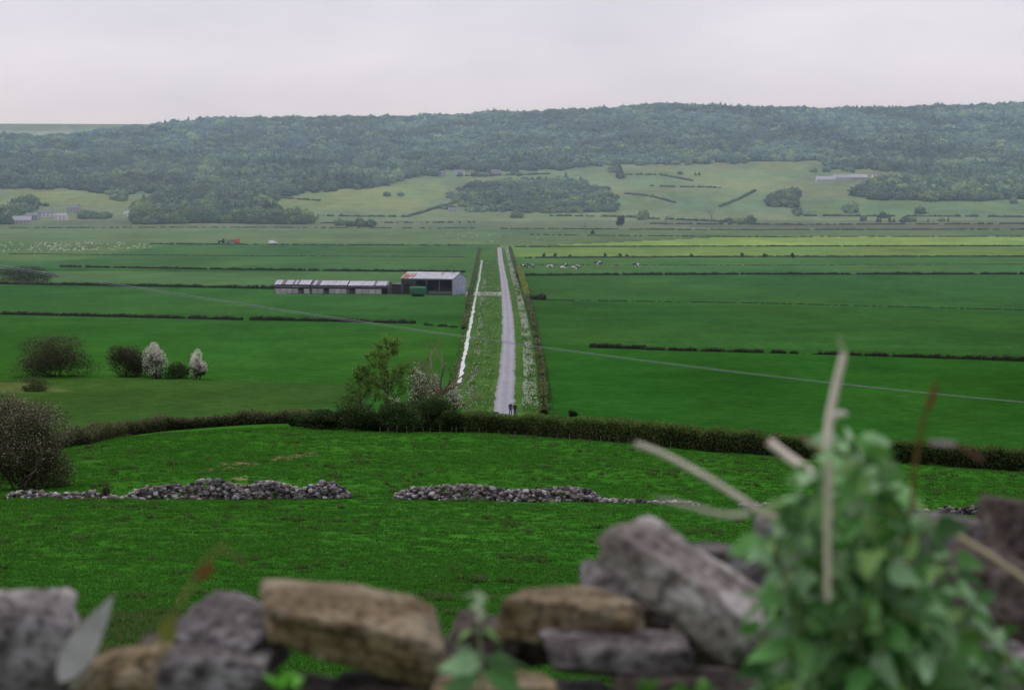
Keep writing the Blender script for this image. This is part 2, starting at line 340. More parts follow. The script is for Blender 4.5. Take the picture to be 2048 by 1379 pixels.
for pts,h,gap in [([(300,488),(600,490),(930,491)],.9,.3),([(1030,494),(1500,493),(2500,492)],.9,.15),([(1050,516),(1500,514),(2500,513)],.9,.15),([(1060,470),(1500,474),(2500,473)],.9,.35),
                  ([(18,456),(400,455),(950,457)],1.1,.35),([(1000,458),(1500,460),(2300,459)],1.3,.25),([(1300,448),(1600,450),(2300,447)],1.8,.3),([(600,447),(950,445)],1.8,.4),
                  ([(18,508),(500,512),(930,514)],.45,.3),([(1040,530),(1500,530),(2400,528)],.35,.35)]:
    hedge('hedge_row',pts,h,1.6,.5,14,fc,gap=gap,seed=int(pts[0][0]+pts[0][1]),core=(66,82,56),jit=.5)
hc=[(76,100,78),(90,112,88),(70,92,72)]
for pts in [[(820,432),(860,420),(925,402)],[(1250,388),(1300,393),(1350,406)],[(1440,414),(1475,400),(1510,382)],[(1250,350),(1320,350),(1385,362)],[(1590,432),(1800,433),(2300,437)],
            [(1100,432),(1250,434),(1450,444)],[(640,402),(540,395)],[(1300,372),(1440,376)],[(930,352),(1100,348)],[(560,432),(820,434)]]:
    hedge('hedge_row',pts,2.5,4,1.5,3.0,hc,gap=.28,core=(70,90,70),jit=.6,seed=int(pts[0][0]+pts[0][1]))

# shrubs & trees mid
shrub('shrub',105,752,188,86,[(54,60,42),(68,72,50),(80,80,58)],20000,.22,nb=48)
shrub('shrub',250,752,112,66,[(60,64,46),(76,78,56),(52,58,42)],12000,.22,nb=26)
shrub('hawthorn_tree',310,756,54,80,[(66,78,48),(86,94,64)],7000,.2,blossom=.85,nb=18)
shrub('shrub',355,756,64,34,[(54,74,40),(68,86,48)],5000,.2)
shrub('hawthorn_tree',397,758,36,58,[(76,90,58)],5500,.2,blossom=.95,nb=16)
shrub('hawthorn_tree',44,978,205,198,[(74,66,54),(92,84,68),(66,80,42),(78,88,50)],60000,.14,blossom=.22,nb=60,bc=(168,156,146))
shrub('shrub',60,566,170,36,[(60,70,54),(72,80,60)],6000,.5,nb=14)
shrub('shrub',65,782,80,34,[(60,80,46),(82,92,60)],2500,.2)
shrub('shrub',1146,832,22,14,[(48,66,34)],800,.2)
for (x,y,w,h) in [(640,858,110,42),(720,862,120,60),(800,864,120,66),(860,862,130,70),(905,864,60,46),(600,852,60,28)]:
    shrub('shrub',x,y,w,h,[(38,54,28),(52,72,36),(64,82,44)],9000,.22,nb=22)
shrub('hawthorn_tree',852,848,100,130,[(66,78,46),(82,94,54),(96,104,64)],9000,.2,blossom=.3,nb=22)
shrub('hawthorn_tree',784,838,40,46,[(76,92,58)],1700,.2,blossom=.8)
shrub('hawthorn_tree',908,842,54,74,[(70,86,48)],2800,.2,blossom=.6)
shrub('tree',1242,452,20,22,[(36,54,38),(48,66,44)],2500,.9,nb=12)
shrub('shrub',1185,468,9,9,[(60,76,60)],400,.9)

def leafy_tree(name,px,py,hpx,cols,wide=1.0,nleaf=9000,leaf=.24,lean=0):
    b=gp(px,py); k=F/b[1]; h=hpx/k; a=Acc(); tips=[]
    P=[b+np.array([0,0,-.2])]; d=np.array([lean,0,1.0])
    for i in range(7): P.append(P[-1]+d*h/7.5+rng.normal(size=3)*[.12,.12,0])
    tube(a,P,np.linspace(.018*h,.004*h,8),BARK,1,7)
    for j in range(2,8):
        for q in range(4):
            th=rng.uniform(0,6.28); L=h*(.34-.034*j)*wide
            branch(a,P[j],(math.cos(th),math.sin(th),.6),L,.007*h,2,tips,BARK,.45,3)
    T=np.array(tips); i=rng.integers(0,len(T),nleaf)
    C=T[i]+rng.normal(size=(nleaf,3))*h*.018
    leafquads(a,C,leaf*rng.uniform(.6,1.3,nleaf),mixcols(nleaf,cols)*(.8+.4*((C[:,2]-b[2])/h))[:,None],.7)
    return a.build(name,[M_leaf,M_bark])
leafy_tree('ash_tree',774,856,174,[(80,108,46),(104,132,58),(66,90,42)],1.0,9500,.2)
leafy_tree('ash_tree',724,858,122,[(72,104,44),(94,124,54),(62,86,38)],1.1,6000,.2)
a=Acc(); b=gp(882,860); tips=[]
P=[b,b+[.2,-.2,1.6],b+[.0,-.2,3.2],b+[-.1,-.2,4.6]]; DB=lin((128,114,98)); tube(a,P,[.42,.36,.3,.24],DB,1,7)
for dx,dz,L in [(-.7,1,3.8),(-.25,1,4.4),(.2,1,4.8),(.6,1,4.2),(1.1,.6,3.8),(1.3,.25,3.6),(-1.1,.5,3.4),(.9,.9,4.0)]:
    branch(a,P[3] if dz>.5 else P[2],(dx,-.3+rng.normal()*.3,dz),L,.19,3,tips,DB,.4,2)
a.build('dead_tree',[M_bark,M_bark])
for px,py,h in [(1330,452,30),(1424,450,36),(1170,463,18)]:
    a=Acc();b=gp(px,py);hh=h*b[1]/F;tips=[]
    branch(a,b,(0,0,1),hh*.6,.45,3,tips,lin((120,118,110)),.5,3); a.build('bare_tree',[M_bark,M_bark])
for px in [1088,1140,1210,1240,1383,1485,1530,1585,1110,1255]:
    shrub('shrub',px,515+rng.uniform(-1,1),rng.uniform(6,11),rng.uniform(6,11),[(60,74,54),(74,84,62)],250,.7,stems=3,nb=6)

# cow parsley on the verges
a=Acc()
def parsley(Lp,Rp,n,wp,size,zr=(.3,1.0),thr=.35,gcol=(66,100,44)):
    lw=np.array([pl(*p) for p in Lp]);rw=np.array([pl(*p) for p in Rp]); y=rng.uniform(lw[:,1].min(),lw[:,1].max(),n)
    o=np.argsort(lw[:,1]);xl=np.interp(y,lw[o,1],lw[o,0]);o=np.argsort(rw[:,1]);xr=np.interp(y,rw[o,1],rw[o,0])
    u=rng.random(n); x=xl*(1-u)+xr*u; k=fbm(x/1.5,y/6,71)>thr; x=x[k];y=y[k];m=len(x)
    white=rng.random(m)<wp*np.clip((fbm(x/1.2,y/8,73)-.3)*4,0.05,1.6); c=np.where(white[:,None],lin((208,214,198))*rng.uniform(.7,1.05,(m,1)),lin(gcol)*LB*rng.uniform(.6,1.3,(m,1)))
    z=rng.uniform(zr[0],zr[1],m)*np.where(white,1,.7); leafquads(a,np.column_stack([x,y,z]),size*rng.uniform(.6,1.4,m),c,.8)
wl=[(1009,497),(1014,520),(1023,560),(1033,600),(1042,650),(1045,700),(1047,750),(1044,800),(1044,828)]
wr=[(1016,497),(1022,520),(1033,560),(1045,600),(1056,650),(1064,700),(1070,750),(1074,800),(1078,828)]
parsley(wl,wr,26000,.6,.22)
parsley([(968,520),(964,560),(957,600),(952,660),(942,720),(932,780),(926,840)],[(992,520),(996,560),(998,600),(998,650),(994,700),(988,750),(980,835)],19000,.10,.2,(.05,.5),.42)
parsley([(966,560),(960,600),(956,640),(951,690),(944,740),(928,800)],[(973,560),(970,600),(967,640),(962,690),(955,740),(943,800)],6000,.38,.2,(.1,.5),.45)
parsley([(952,520),(938,600),(916,700),(901,770)],[(960,520),(945,600),(924,700),(911,770)],8000,.03,.28,(.05,.5),.36)
a.build('cow_parsley',[M_leaf])

# ---------------------------------------------------------------- woods on the hills
def wood_mat():
    m,nt,o=newmat('woodland_foliage_hazed'); L=nt.links.new
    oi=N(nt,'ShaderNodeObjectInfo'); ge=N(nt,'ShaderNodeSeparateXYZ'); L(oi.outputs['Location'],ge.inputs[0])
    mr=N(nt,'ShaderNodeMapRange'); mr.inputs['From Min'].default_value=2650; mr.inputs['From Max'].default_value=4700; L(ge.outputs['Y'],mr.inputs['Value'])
    mx=N(nt,'ShaderNodeMix',data_type='RGBA'); L(mr.outputs[0],mx.inputs[0]); mx.inputs[6].default_value=(.12,.195,.10,1); mx.inputs[7].default_value=(.15,.25,.235,1)  # distance haze painted into the crown colour: bluer farther back
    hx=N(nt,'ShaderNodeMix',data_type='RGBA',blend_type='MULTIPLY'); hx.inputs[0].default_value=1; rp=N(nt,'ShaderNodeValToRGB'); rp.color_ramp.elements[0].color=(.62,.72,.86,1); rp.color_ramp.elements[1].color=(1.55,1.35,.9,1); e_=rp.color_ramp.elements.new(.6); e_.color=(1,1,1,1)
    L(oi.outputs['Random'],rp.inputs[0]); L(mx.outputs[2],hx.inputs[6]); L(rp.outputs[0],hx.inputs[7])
    no=N(nt,'ShaderNodeTexNoise'); no.inputs['Scale'].default_value=.007; no.inputs['Detail'].default_value=4; L(oi.outputs['Location'],no.inputs['Vector'])
    m2=N(nt,'ShaderNodeMapRange'); m2.inputs['From Min'].default_value=.34; m2.inputs['From Max'].default_value=.66; m2.inputs['To Min'].default_value=.62; m2.inputs['To Max'].default_value=1.45; L(no.outputs[0],m2.inputs['Value'])
    sc=N(nt,'ShaderNodeVectorMath',operation='SCALE'); L(hx.outputs[2],sc.inputs[0]); L(m2.outputs[0],sc.inputs['Scale'])
    b=N(nt,'ShaderNodeBsdfDiffuse'); L(sc.outputs[0],b.inputs[0]); L(b.outputs[0],o.inputs['Surface']); return m
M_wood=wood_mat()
import bmesh
def ico(sub):
    bm=bmesh.new(); bmesh.ops.create_icosphere(bm,subdivisions=sub,radius=1); v=np.array([x.co[:] for x in bm.verts]); f=np.array([[w.index for w in x.verts] for x in bm.faces]); bm.free(); return v,f
I2,I3,I4,I5=ico(2),ico(3),ico(4),ico(5)
def crown(name,seed,conifer=False):
    v,f=I3; v=v.copy(); off=Vector((seed*7.3,seed*3.1,0))
    r=np.array([1+.5*mnoise.noise(Vector(p)*1.7+off)+.4*mnoise.noise(Vector(p)*4.2+off) for p in v])
    v*=r[:,None]
    if conifer: zz=(v[:,2]+1)/2; v[:,:2]*= (1.1-np.clip(zz,0,1))[:,None]*.8; V=np.column_stack([v[:,0]*.42,v[:,1]*.42,zz*1.15])
    else: V=np.column_stack([v[:,0]*.52,v[:,1]*.52,.5+v[:,2]*.5])
    a=Acc(); a.add(V*[.93,.93,.96],f,(1,1,1),0,True)
    pick=rng.integers(0,len(V),420); leafquads(a,V[pick]*[1.02,1.02,1.0]+rng.normal(size=(420,3))*.025,np.full(420,.13),np.ones((420,3)),.8)
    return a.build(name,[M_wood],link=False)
def scatter(name,protos,pts,scl,rot,idx):
    me=bpy.data.meshes.new(name); me.vertices.add(len(pts)); me.vertices.foreach_set('co',np.asarray(pts,np.float32).ravel())
    for nm,dat in (('scl',scl),('rot',rot)):
        at=me.attributes.new(nm,'FLOAT_VECTOR','POINT'); at.data.foreach_set('vector',np.asarray(dat,np.float32).ravel())
    at=me.attributes.new('idx','INT','POINT'); at.data.foreach_set('value',np.asarray(idx,np.int32))
    ob=bpy.data.objects.new(name,me); scene.collection.objects.link(ob)
    cl=bpy.data.collections.new(name+'_parts')
    for p in protos: cl.objects.link(p)
    ng=bpy.data.node_groups.new(name+'_scatter','GeometryNodeTree')
    ng.interface.new_socket('Geometry',in_out='INPUT',socket_type='NodeSocketGeometry'); ng.interface.new_socket('Geometry',in_out='OUTPUT',socket_type='NodeSocketGeometry')
    gi=ng.nodes.new('NodeGroupInput');go=ng.nodes.new('NodeGroupOutput'); ci=ng.nodes.new('GeometryNodeCollectionInfo'); ci.inputs['Collection'].default_value=cl; ci.inputs['Separate Children'].default_value=True; ci.inputs['Reset Children'].default_value=True
    ip=ng.nodes.new('GeometryNodeInstanceOnPoints'); ip.inputs['Pick Instance'].default_value=True
    def na(n_,t):
        q=ng.nodes.new('GeometryNodeInputNamedAttribute'); q.data_type=t; q.inputs['Name'].default_value=n_
        return [o_ for o_ in q.outputs if o_.enabled and o_.name=='Attribute'][0]
    l=ng.links.new
    l(gi.outputs[0],ip.inputs['Points']); l(ci.outputs[0],ip.inputs['Instance']); l(na('idx','INT'),ip.inputs['Instance Index']); l(na('rot','FLOAT_VECTOR'),ip.inputs['Rotation']); l(na('scl','FLOAT_VECTOR'),ip.inputs['Scale']); l(ip.outputs[0],go.inputs[0])
    md=ob.modifiers.new('scatter','NODES'); md.node_group=ng; return ob
crowns=[crown('tree_crown',s) for s in range(6)]+[crown('conifer_crown',s+20,True) for s in range(2)]
gx,gy=np.meshgrid(np.arange(-1700,1700,10.2),np.arange(2600,5120,10.2)); gx=gx.ravel()+rng.uniform(-6,6,gx.size);gy=gy.ravel()+rng.uniform(-6,6,gy.size)
ok=(np.abs(gx/gy)<.3)
gx,gy=gx[ok],gy[ok]
polys=[[(-500,372),(18,378),(130,376),(200,385),(250,390),(280,380),(320,392),(420,398),(540,394),(640,382),(780,372),(805,356),(870,348),(900,340),(1000,345),(1130,338),(1230,328),(1330,328),(1500,326),(1600,322),(1640,320),(1660,338),(1830,345),(1900,352),(2048,350),(2600,350)],
 [(890,392),(950,368),(1050,360),(1150,362),(1210,380),(1240,410),(1235,424),(1100,427),(940,424)],
 [(1715,392),(1735,372),(1800,360),(1900,350),(2048,352),(2600,360),(2600,400),(2048,398),(1950,403),(1750,400)],
 [(275,450),(275,415),(300,398),(420,398),(545,396),(555,432),(625,444),(600,450),(420,446)],
 [(1540,414),(1550,390),(1590,392),(1590,416)],[(-400,440),(18,432),(40,402),(70,405),(60,425),(18,450)],
 [(1225,346),(1230,332),(1240,332),(1240,346)],[(2048,400),(2048,352),(2600,360),(2600,400)]]
inside=np.zeros(len(gx),bool)
for i,p in enumerate(polys):
    if i==0:
        low=[gp(a,b) for a,b in p]; tl=np.array([q[0]/q[1] for q in low]); yl=np.array([q[1] for q in low])
        o=np.argsort(tl); lowY=np.interp(gx/gy,tl[o],yl[o]); tpx=gx/gy*F+1024
        up=np.interp(tpx,[-500,0,100,200,400,430],[4300,4400,4520,4700,4900,6000])
        inside|=(gy>lowY+15*rng.normal(size=len(gx)))&(gy<up)
    else: inside|=pip(wpoly(p),gx,gy)
clr=fbm(gx/90,gy/140,91)>.66; inside&=~(clr&(gy>3600)&(rng.random(len(gx))<.5))
sx=rng.uniform(-1300,1300,160);sy=rng.uniform(2750,3650,160); k=fbm(sx/150,sy/120,95)>.6; sx,sy=sx[k],sy[k]
WX=np.concatenate([gx[inside],sx]);WY=np.concatenate([gy[inside],sy])
extra=[]
for (x,y,n,w) in [(190,436,14,30),(60,412,12,30),(235,400,6,20),(700,452,10,35),(590,447,8,30),(1480,446,10,40),(1820,443,14,60),(960,352,10,50),(1020,350,6,30),(1810,352,6,20),(1700,344,8,40),(1598,430,3,3),(1380,350,4,20),(900,418,6,20),(1145,415,4,20)]:
    for j in range(n): extra.append(gp(x+rng.normal()*w*.6,y+rng.uniform(-2,2))[:2])
extra=np.array(extra); ne=len(extra)
WX=np.concatenate([WX,extra[:,0]]);WY=np.concatenate([WY,extra[:,1]])
n=len(WX); sv=(.65+.6*fbm(WX/45,WY/45,97))*rng.choice([.75,1,1.35],n,p=[.3,.5,.2]); sz=rng.uniform(9.5,16,n)*sv; hz=rng.uniform(8,12,n)*sv
sz[-ne:]*=.6; hz[-ne:]*=.65; patch=pip(wpoly(polys[1]),WX,WY); sz[patch]*=.7;hz[patch]*=.55
con=(fbm(WX/180,WY/180,99)>.6)&(rng.random(n)<.5)
ix=np.where(con,rng.integers(0,2,n),rng.integers(0,6,n)+2)
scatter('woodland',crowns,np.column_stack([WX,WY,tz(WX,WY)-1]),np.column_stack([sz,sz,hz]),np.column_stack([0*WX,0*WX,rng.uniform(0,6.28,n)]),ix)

# ---------------------------------------------------------------- grass tufts on hillside
def tuft(name,nb,h,sp,cols,br=1.0):
    a=Acc(); 
    for i in range(nb):
        th=rng.uniform(0,6.28);r=rng.random()*sp;x,y=math.cos(th)*r,math.sin(th)*r;l=h*rng.uniform(.5,1.1);w=.012+.012*rng.random();b_=rng.normal(size=2)*l*.6;t2=rng.uniform(0,3.14)
        dx,dy=math.cos(t2)*w,math.sin(t2)*w
        V=[(x-dx,y-dy,-.03),(x+dx,y+dy,-.03),(x+dx*.8+b_[0]*.4,y+dy*.8+b_[1]*.4,l*.6),(x-dx*.8+b_[0]*.4,y-dy*.8+b_[1]*.4,l*.6),(x+b_[0],y+b_[1],l)]
        c=mixcols(1,cols)[0]*br; a.add(V,[[0,1,2,3]],c); a.add([V[3],V[2],V[4]],[[0,1,2]],c)
    return a.build(name,[M_grass],link=False)
GC=[(54,100,34),(68,112,42),(48,92,32)]
tufts=[tuft('grass_a',26,.07,.3,GC),tuft('grass_b',26,.09,.3,GC),tuft('grass_c',26,.08,.34,GC+[(90,114,52)]),tuft('grass_d',36,.2,.25,[(48,82,36),(60,92,42),(80,96,54)],1.0)]
n=70000; yy=45+ (330-45)*rng.random(n)**1.6; t=rng.uniform(-.26,.26,n); xx=t*yy
cl=fbm(xx/6,yy/9,101); keep=(rng.random(n)<.4+.6*cl)&(yy*372/np.interp(xx,_X,_FT)<350); xx,yy,cl=xx[keep],yy[keep],cl[keep]; n=len(xx)
s=rng.uniform(.6,1.3,n)*(1+yy/300); weed=((fbm(xx/3,yy/4,103)>.70)&(rng.random(n)<.45))|((xx/yy<-.12)&(yy<75)&(rng.random(n)<.35)); ixx=np.where(weed,3,rng.integers(0,3,n))
scatter('pasture_grass',tufts,np.column_stack([xx,yy,tz(xx,yy)]),np.column_stack([s,s,s]),np.column_stack([0*xx,0*xx,rng.uniform(0,6.28,n)]),ixx)

# ---------------------------------------------------------------- tumbled wall
def polystone(base,seed,dims,p=14,rough=.05,npl=7,lo=.92,hi=1.3):
    r_=np.random.default_rng(seed); v,f=base
    nn=[(1,0,0),(-1,0,0),(0,1,0),(0,-1,0),(0,0,1),(0,0,-1)]; hh=list(r_.uniform(.85,1,6))
    for i in range(npl):
        q=r_.normal(size=3);q/=np.linalg.norm(q);nn.append(q);hh.append(r_.uniform(lo,hi))
    nn=np.array(nn)+r_.normal(size=(len(nn),3))*.10; nn/=np.linalg.norm(nn,axis=1)[:,None]; hh=np.array(hh)
    dt=np.maximum(v@nn.T/hh,0); r=(dt**p).sum(1)**(-1/p)
    if rough:
        o=Vector((seed*1.7,0,seed*.3)); q0=v*r[:,None]
        r=r*np.array([1+rough*(mnoise.noise(Vector(q)*2.0+o)*1.0+.7*mnoise.noise(Vector(q)*5+o)+.45*mnoise.noise(Vector(q)*13+o)+.5*mnoise.noise(Vector((q[0]*1.2,q[1]*1.2,q[2]*7))+o)) for q in q0])
    return v*r[:,None]*np.array(dims)/2,f
smalls=[polystone(I2,s,(1,1,1),12,0) for s in range(8)]
a=Acc()
def rubble(x0,x1,yb,hpx,n,dark=0):
    for i in range(n):
        u=rng.random(); px=x0+(x1-x0)*u; prof=np.interp(u,[0,.08,.5,.92,1],[.25,.8,1,.8,.2])*(.55+.9*float(vnoise(px/60,0,111)))
        b=gp(px,yb(px)); k=F/b[1]; hh=hpx/k*prof; z=rng.random()**1.2*hh; off=rng.normal()*.55*(1.15-z/(hh+.01))
        v,f=smalls[rng.integers(8)]; s=rng.uniform(.16,.42)*np.array([1.2,1,.75])*rng.uniform(.8,1.2,3)
        M=np.array(Matrix.Rotation(rng.uniform(0,6),3,'Z')@Matrix.Rotation(rng.normal()*.5,3,'X')); yw=b[1]+off; xw=b[0]
        a.add((v*s)@M.T+[xw,yw,float(tz(xw,yw))+z],f,lin([(132,124,130),(104,98,102),(166,160,162),(74,68,72),(124,116,104)][rng.integers(5)] if not dark else [(40,36,38),(70,66,68),(110,106,108)][rng.integers(3)]))
ybf=lambda x:np.interp(x,[0,250,700,1200,1560,2050],[994,998,996,1004,1014,1032])
rubble(15,240,ybf,13,260); rubble(245,700,ybf,30,1200); rubble(790,1205,ybf,26,1050); rubble(1200,1400,ybf,8,160); rubble(1480,1570,ybf,8,70); rubble(1700,1860,ybf,9,110); rubble(1880,1990,ybf,20,200,1)
a.build('tumbled_stone_wall',[M_stone_small])
shrub('shrub',212,998,30,36,[(70,80,46),(88,80,58)],500,.14,stems=3,nb=6)

# fence posts along the near hedge
a=Acc(); PC=lin((104,100,84))
prev=None
for px,py in list(zip(np.linspace(760,930,11),np.interp(np.linspace(760,930,11),[760,930],[866,868])))+list(zip(np.linspace(955,1340,20),np.interp(np.linspace(955,1340,20),[955,1340],[872,896]))):
    b=gp(px+rng.normal()*3,py)+[0,-.3,0]; b[2]=float(tz(b[0],b[1])); tilt=rng.normal()*.05
    tube(a,[b+[0,0,-.2],b+[tilt,0,.5],b+[tilt*2,0,.95+rng.normal()*.08]],[.035,.035,.03],PC*rng.uniform(.6,1.1),0,5)
    top=b+[0,0,.85]
    if prev is not None:
        for dz in (0,-.35,-.6): tube(a,[prev+[0,0,dz],top+[0,0,dz]],[.005,.005],PC*.5,0,3)
    prev=top
a.build('wire_fence',[M_bark])
a=Acc()
for py in np.geomspace(560,835,34)-0:
    px=np.interp(py,[500,560,600,640,690,740,800,835],[1024,1048,1062,1072,1082,1093,1104,1108]); b=pl(px,py); tube(a,[b,b+[rng.normal()*.05,0,1.2]],[.07,.06],PC*.8,0,5)
a.build('wire_fence',[M_bark])

# ---------------------------------------------------------------- buildings
def bx(acc,x0,x1,y0,y1,z0,z1,c,mat=0):
    V=[(x0,y0,z0),(x1,y0,z0),(x1,y1,z0),(x0,y1,z0),(x0,y0,z1),(x1,y0,z1),(x1,y1,z1),(x0,y1,z1)]
    acc.add(V,[[0,3,2,1],[4,5,6,7],[0,1,5,4],[1,2,6,5],[2,3,7,6],[3,0,4,7]],c,mat)
def part(parent,name,fn,mat=M_build):
    a=Acc(); fn(a); return a.build(name,[mat],parent=parent)
def barn():
    g=pl(905,590); e=empty('open_barn',g,math.radians(-20)); L=19;D=13;E=5.6;Rg=7.7
    roofc=lin((182,184,194)); rust=lin((150,108,90))
    def roof(a):
        nx=38
        for side in (0,1):
            ya,yb=(-.5,D/2) if side==0 else (D+.5,D/2)
            for i in range(nx):
                x0=-L-.3+(L+.6)*i/nx;x1=-L-.3+(L+.6)*(i+1)/nx; zc=.05*(i%2)
                for j in range(4):
                    u0,u1=j/4,(j+1)/4
                    c=rust*rng.uniform(.8,1.3) if (i<9 and j<3 and rng.random()<.75) or rng.random()<.03 else roofc*rng.uniform(.9,1.06)
                    a.add([(x0,ya+(yb-ya)*u0,E-.1+(Rg-E)*u0+zc),(x1,ya+(yb-ya)*u0,E-.1+(Rg-E)*u0+zc),(x1,ya+(yb-ya)*u1,E-.1+(Rg-E)*u1+zc),(x0,ya+(yb-ya)*u1,E-.1+(Rg-E)*u1+zc)],[[0,1,2,3]],c)
    part(e,'roof',roof)
    def gable(a,):
        nn=26; cw=lin((160,166,182))
        for xg in (0,-L):
            for i in range(nn):
                y0=D*i/nn;y1=D*(i+1)/nn; f=lambda y:E+(Rg-E)*(1-abs(y-D/2)/(D/2))-.15
                a.add([(xg+.04*(i%2),y0,0.0),(xg+.04*(i%2),y1,0.0),(xg+.04*(i%2),y1,f(y1)),(xg+.04*(i%2),y0,f(y0))],[[0,1,2,3]],cw*rng.uniform(.85,1.08)*(1 if xg==0 else .35))
    part(e,'gable_cladding',gable)
    part(e,'back_wall',lambda a:bx(a,-L+.1,-.1,D-.1,D,0,E-.2,lin((60,58,62))))
    def posts(a):
        for i in range(5): x=-L+.2+(L-.4)*i/4; bx(a,x-.13,x+.13,-.1,.16,0,E-.2,lin((92,88,90)))
        bx(a,-L,0,-.14,-.1,E-.55,E-.15,lin((110,110,118)))
        for i in range(1,4): x=-L+L*i/4; bx(a,x-.15,x+.15,D/2,D/2+.3,0,E+1,lin((60,58,60)))
    part(e,'posts',posts)
    def inner(a):
        bx(a,-L+.3,-L+5.5,3,D-.3,0,3.2,lin((74,62,48))); bx(a,-8.5,-.5,4,D-.3,0,2.4,lin((60,52,44)))
        bx(a,-9,-.3,.2,.3,.3,1.3,lin((96,92,96)))
    part(e,'straw_and_gates',inner,M_plain)
    def lean(a):
        bx(a,-L-4,-L-.1,1,7,0,3.4,lin((52,44,42))); bx(a,-L-4.2,-L-.1,.6,7.2,3.4,3.55,lin((120,112,114)))
    part(e,'lean_to',lean)
barn()
def shed():
    g=pl(800,588); e=empty('cattle_shed',g,math.radians(-7))
    for s,(w,dz) in enumerate([(14.5,0),(13,.12),(13,.24)]):
        x1=-4.0-sum([14.5,13,13][:s]); x0=x1-w+.35
        def f(a,x0=x0,x1=x1,dz=dz):
            E=2.9+dz;Rg=4.3+dz;n=16
            for side in (0,1):
                for i in range(n):
                    xa=x0+(x1-x0)*i/n;xb=x0+(x1-x0)*(i+1)/n; ya,yb=(-.6,4) if side==0 else (8.6,4)
                    cc=lin((182,178,192))*rng.uniform(.82,1.06) if rng.random()>.12 else lin((106,102,112))
                    a.add([(xa,ya,E+.04*(i%2)),(xb,ya,E+.04*(i%2)),(xb,yb,Rg+.04*(i%2)),(xa,yb,Rg+.04*(i%2))],[[0,1,2,3]],cc)
        part(e,'roof_%d'%(s+1),f)
        def g_(a,x0=x0,x1=x1,dz=dz,s_i=s):
            bx(a,x0+.1,x1-.1,7.8,8,0,2.8+dz,lin((70,64,66))); bx(a,x0+.05,x0+.2,.1,7.7,0,2.8+dz,lin((130,126,134))); bx(a,x1-.2,x1-.05,.1,7.7,0,2.8+dz,lin((120,116,124)))
            for i in range(7):
                xx=x0+.2+(x1-x0-.4)*i/6; bx(a,xx-.1,xx+.1,-.1,.1,0,2.85+dz,lin((110,104,106)))
                if i<6 and (i*7+s_i)%5!=0: bx(a,xx+.12,xx+(x1-x0-.4)/6-.12,-.02,.04,.05,1.7,lin((184,178,178))*rng.uniform(.7,1))
                if i<6: bx(a,xx+.12,xx+(x1-x0-.4)/6-.12,-.02,.04,2.2,2.75,lin((140,136,142))*rng.uniform(.6,1))
        part(e,'walls_%d'%(s+1),g_)
    def fr(a):
        for i in range(9):
            xx=-38+i*3.4; bx(a,xx,xx+.12,-2.6,-2.5,0,1.2,lin((150,146,146)))
        for z in (.5,.8,1.1): bx(a,-38,-10.8,-2.64,-2.61,z,z+.06,lin((140,136,138)))
        bx(a,-43,-39.5,-2,-.5,0,1.1,lin((150,150,156)))
    part(e,'yard_rails',fr)
shed()
g=pl(835,593); e=empty('farm_trailer',g,math.radians(-12))
def tb(a):
    gc=lin((44,98,70)); bx(a,-2.8,2.8,0,2.1,.8,1.0,gc*.6); bx(a,-2.8,2.8,0,.08,1.0,2.6,gc); bx(a,-2.8,2.8,2.0,2.1,1.0,2.6,gc); bx(a,-2.8,-2.72,.08,2,1,2.6,gc);bx(a,2.72,2.8,.08,2,1,2.6,gc)
    th=np.linspace(0,np.pi,9)
    for i in range(8):
        y0,z0=1.05-1.08*math.cos(th[i]),2.6+.8*math.sin(th[i]);y1,z1=1.05-1.08*math.cos(th[i+1]),2.6+.8*math.sin(th[i+1]); a.add([(-2.8,y0,z0),(2.8,y0,z0),(2.8,y1,z1),(-2.8,y1,z1)],[[0,1,2,3]],gc*1.15)
    for i in range(7): bx(a,-2.7+i*.88,-2.62+i*.88,-.05,-.003,1,2.6,gc*.7)
    bx(a,2.8,4.3,.95,1.15,.75,.9,gc*.5)
part(e,'body',tb,M_plain)
def wheels(a):
    for x in (-1.4,-.2,1.2):
        for y in (-.12,2.2):
            tube(a,[(x,y-.12,.5),(x,y-.11,.5),(x,y+.11,.5),(x,y+.12,.5)],[.05,.5,.5,.05],lin((30,30,30)),0,14)
part(e,'wheels',wheels,M_plain)

def house(px,py,w,d,h,rz,wallc,roofc,name='farmhouse',chim=True,rh=None):
    g=gp(px,py); e=empty(name,g,rz); rh=rh or d*.35
    def wl(a):
        bx(a,-w/2,w/2,0,d,-2,h,lin(wallc))
        for xg in (-w/2+.003,w/2-.003): a.add([(xg,0,h),(xg,d,h),(xg,d/2,h+rh)],[[0,1,2]],lin(wallc))
        if chim:
            for xg in (-w/2+.8,w/2-.8): bx(a,xg-.5,xg+.5,d/2-.5,d/2+.5,h+rh-.8,h+rh+1.3,lin((130,130,132)))
    part(e,'walls',wl)
    def rf(a):
        o=.5
        a.add([(-w/2-o,-o,h-.2),(w/2+o,-o,h-.2),(w/2+o,d/2,h+rh+.12),(-w/2-o,d/2,h+rh+.12)],[[0,1,2,3]],lin(roofc)); a.add([(-w/2-o,d+o,h-.2),(w/2+o,d+o,h-.2),(w/2+o,d/2,h+rh+.12),(-w/2-o,d/2,h+rh+.12)],[[0,1,2,3]],lin(roofc)*.9)
    part(e,'roof',rf)
    def wn(a):
        n=max(2,int(w/4))
        for i in range(n):
            x=-w/2+w*(i+.5)/n
            for z in ([1,3.6] if h>4.5 else [1]): bx(a,x-.6,x+.6,-.05,-.01,z,z+1.3,lin((80,92,104)))
    part(e,'windows',wn)
GRF=(118,120,130);WH=(204,204,204);SG=(160,160,162)
